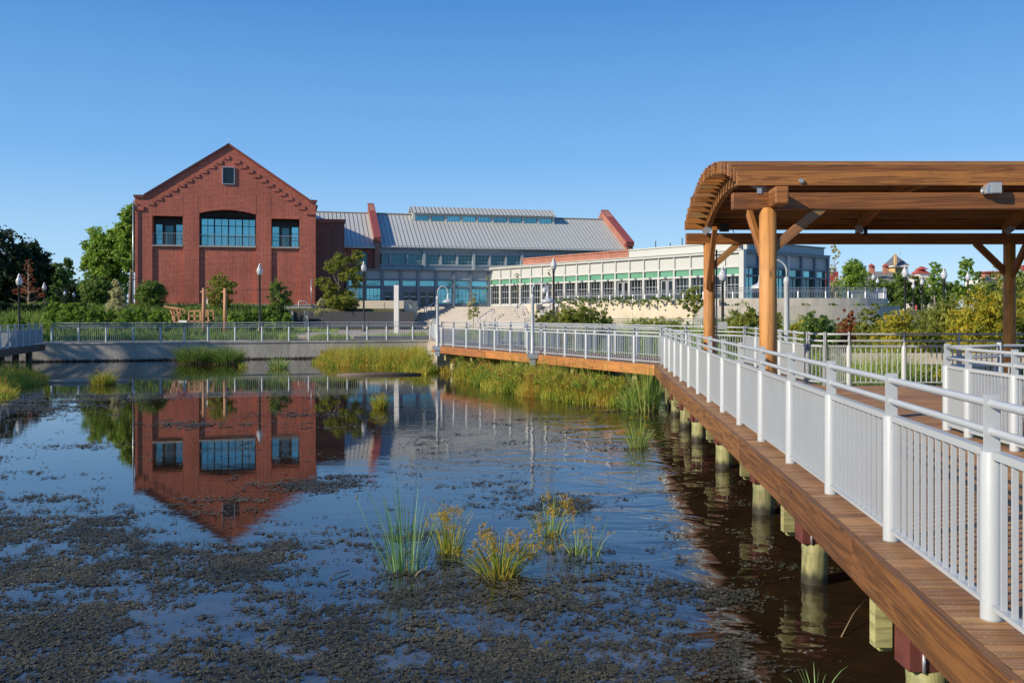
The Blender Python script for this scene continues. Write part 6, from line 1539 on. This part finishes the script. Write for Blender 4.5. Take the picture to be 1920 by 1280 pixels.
m_ = MB(); far_hip(m_, 1722, 1746, 512, 1728, 1741, 505, TH * .997, 4.4); far_hip(m_, 1727, 1742, 505, 1733, 1737, 498.8, TH * .999, 3.6); m_.build('roof', M['tilered'], t_, True)
m_ = MB(); far_hip(m_, 1698, 1718, 530, 1699, 1701, 513, TH * .99, 4); m_.build('gable_roof', M['white_wall'], t_, True)
m_ = MB(); far_box(m_, 1712, 1715.5, 516, 522, TH * .985, .8); m_.build('chimney', M['tilered'], t_, True)
t_ = thing('distant_block', 'low distant cream building with red dormers and a pale green roof', 'building', at(1870, TB, 2.5))
m_ = MB(); far_box(m_, 1843, 1900, 521, 560, TB, 8); m_.build('wall', M['white_wall'], t_, True)
m_ = MB(); far_hip(m_, 1843, 1960, 523, 1849, 1955, 510, TB * .998, 8); m_.build('roof', M['green_roof'], t_, True)
m_ = MB(); far_box(m_, 1848, 1960, 508.5, 511, TB * .996, 5); m_.build('ridge', M['tilered'], t_, True)
for x in (1851, 1879, 1899):
    m_ = MB(); far_box(m_, x - 4.5, x + 4.5, 513.5, 524, TB * .99, 2); d_ = m_.build('dormer', M['brick_orange'], t_, True)
    m_ = MB(); far_box(m_, x - 2.4, x + 2.4, 517.5, 524, TB * .988, .2); wn = m_.build('window', M['glass_dark'], d_); inv = Matrix.Translation(-t_.location)
    wn.data.transform(inv)
t_ = thing('distant_block', 'distant yellow gabled building at the right frame edge', 'building', at(1915, TB * .9, 2.5))
m_ = MB(); far_box(m_, 1904, 1950, 520, 560, TB * .9, 6); m_.build('wall', M['yellow_wall'], t_, True)
m_ = MB(); far_hip(m_, 1901, 1952, 521, 1912, 1945, 506, TB * .899, 6.4); m_.build('roof', M['green_roof'], t_, True)
m_ = MB(); far_box(m_, 1917.5, 1923, 497, 508, TB * .88, .8); m_.build('chimney', M['tilered'], t_, True)
t_ = thing('distant_shed', 'long low white building with a tan roof behind the pale trunk', 'building', at(1745, .085, 2.5))
m_ = MB(); far_box(m_, 1705, 1790, 560, 585, .085, 5); m_.build('wall', M['white_wall'], t_, True)
m_ = MB(); far_box(m_, 1703, 1800, 546, 559.5, .0845, 6); m_.build('roof', M['cream'], t_, True)
t_ = thing('distant_block', 'small distant red building behind the sparse pale tree', 'building', at(1556, .1, 2.5))
m_ = MB(); far_box(m_, 1545, 1572, 509, 560, .1, 5); m_.build('wall', M['tilered'], t_, True)
m_ = MB(); p = at(1714, .0, 0); q = at(1718, .058); m_.lathe(q.x, q.y, [(.14, 2.6), (.14, 3.3), (.1, 3.4), (.02, 3.45)], 10); tag(m_.build('red_bollard', M['tilered']), 'short red brown bollard beside the lamp with the wide base', 'bollard')
print('objects', len(bpy.data.objects))
# second row of marsh shrubs fills the belt between platform and terrace
for x, t_, yt, hw, mt, n, lf, shp, lab in [
    (1500, .0235, 588, 34, 'leaf_yellow', 4500, .06, 'mound', 'yellow tinged low bush left of the green terrace bush'),
    (1560, .0225, 590, 34, 'leaf_mid', 4500, .055, 'mound', 'green low bush between the terrace bush and the rust tinted one'),
    (1655, .0225, 590, 34, 'leaf_olive', 4500, .055, 'mound', 'olive low bush left of the yellow green rounded shrub'),
    (1740, .0215, 575, 36, 'leaf_olive', 5000, .055, 'round', 'olive shrub between the yellow green shrub and the brownish one'),
    (1560, .0152, 648, 34, 'leaf_fresh', 3600, .035, 'mound', 'bright green low plant at the left end of the platform railing'),
    (1665, .0143, 693, 36, 'leaf_mid', 3600, .035, 'mound', 'mid green low shrub behind the second bay of the platform railing'),
    (1775, .0143, 692, 36, 'leaf_yellow', 4200, .035, 'mound', 'orange yellow low shrub behind the third bay of the platform railing'),
    (1240, .0275, 592, 60, 'leaf_olive', 5000, .05, 'mound', 'wide low olive shrub before the foot of the cream wall'),
    (1340, .0245, 594, 30, 'leaf_fresh', 3500, .05, 'mound', 'bright green low shrub left of the rear left pergola post')]:
    plant('marsh_shrub', lab, 'shrub', x, t_, yt, hw, mt, n, lf, shape=shp, clump=.22)
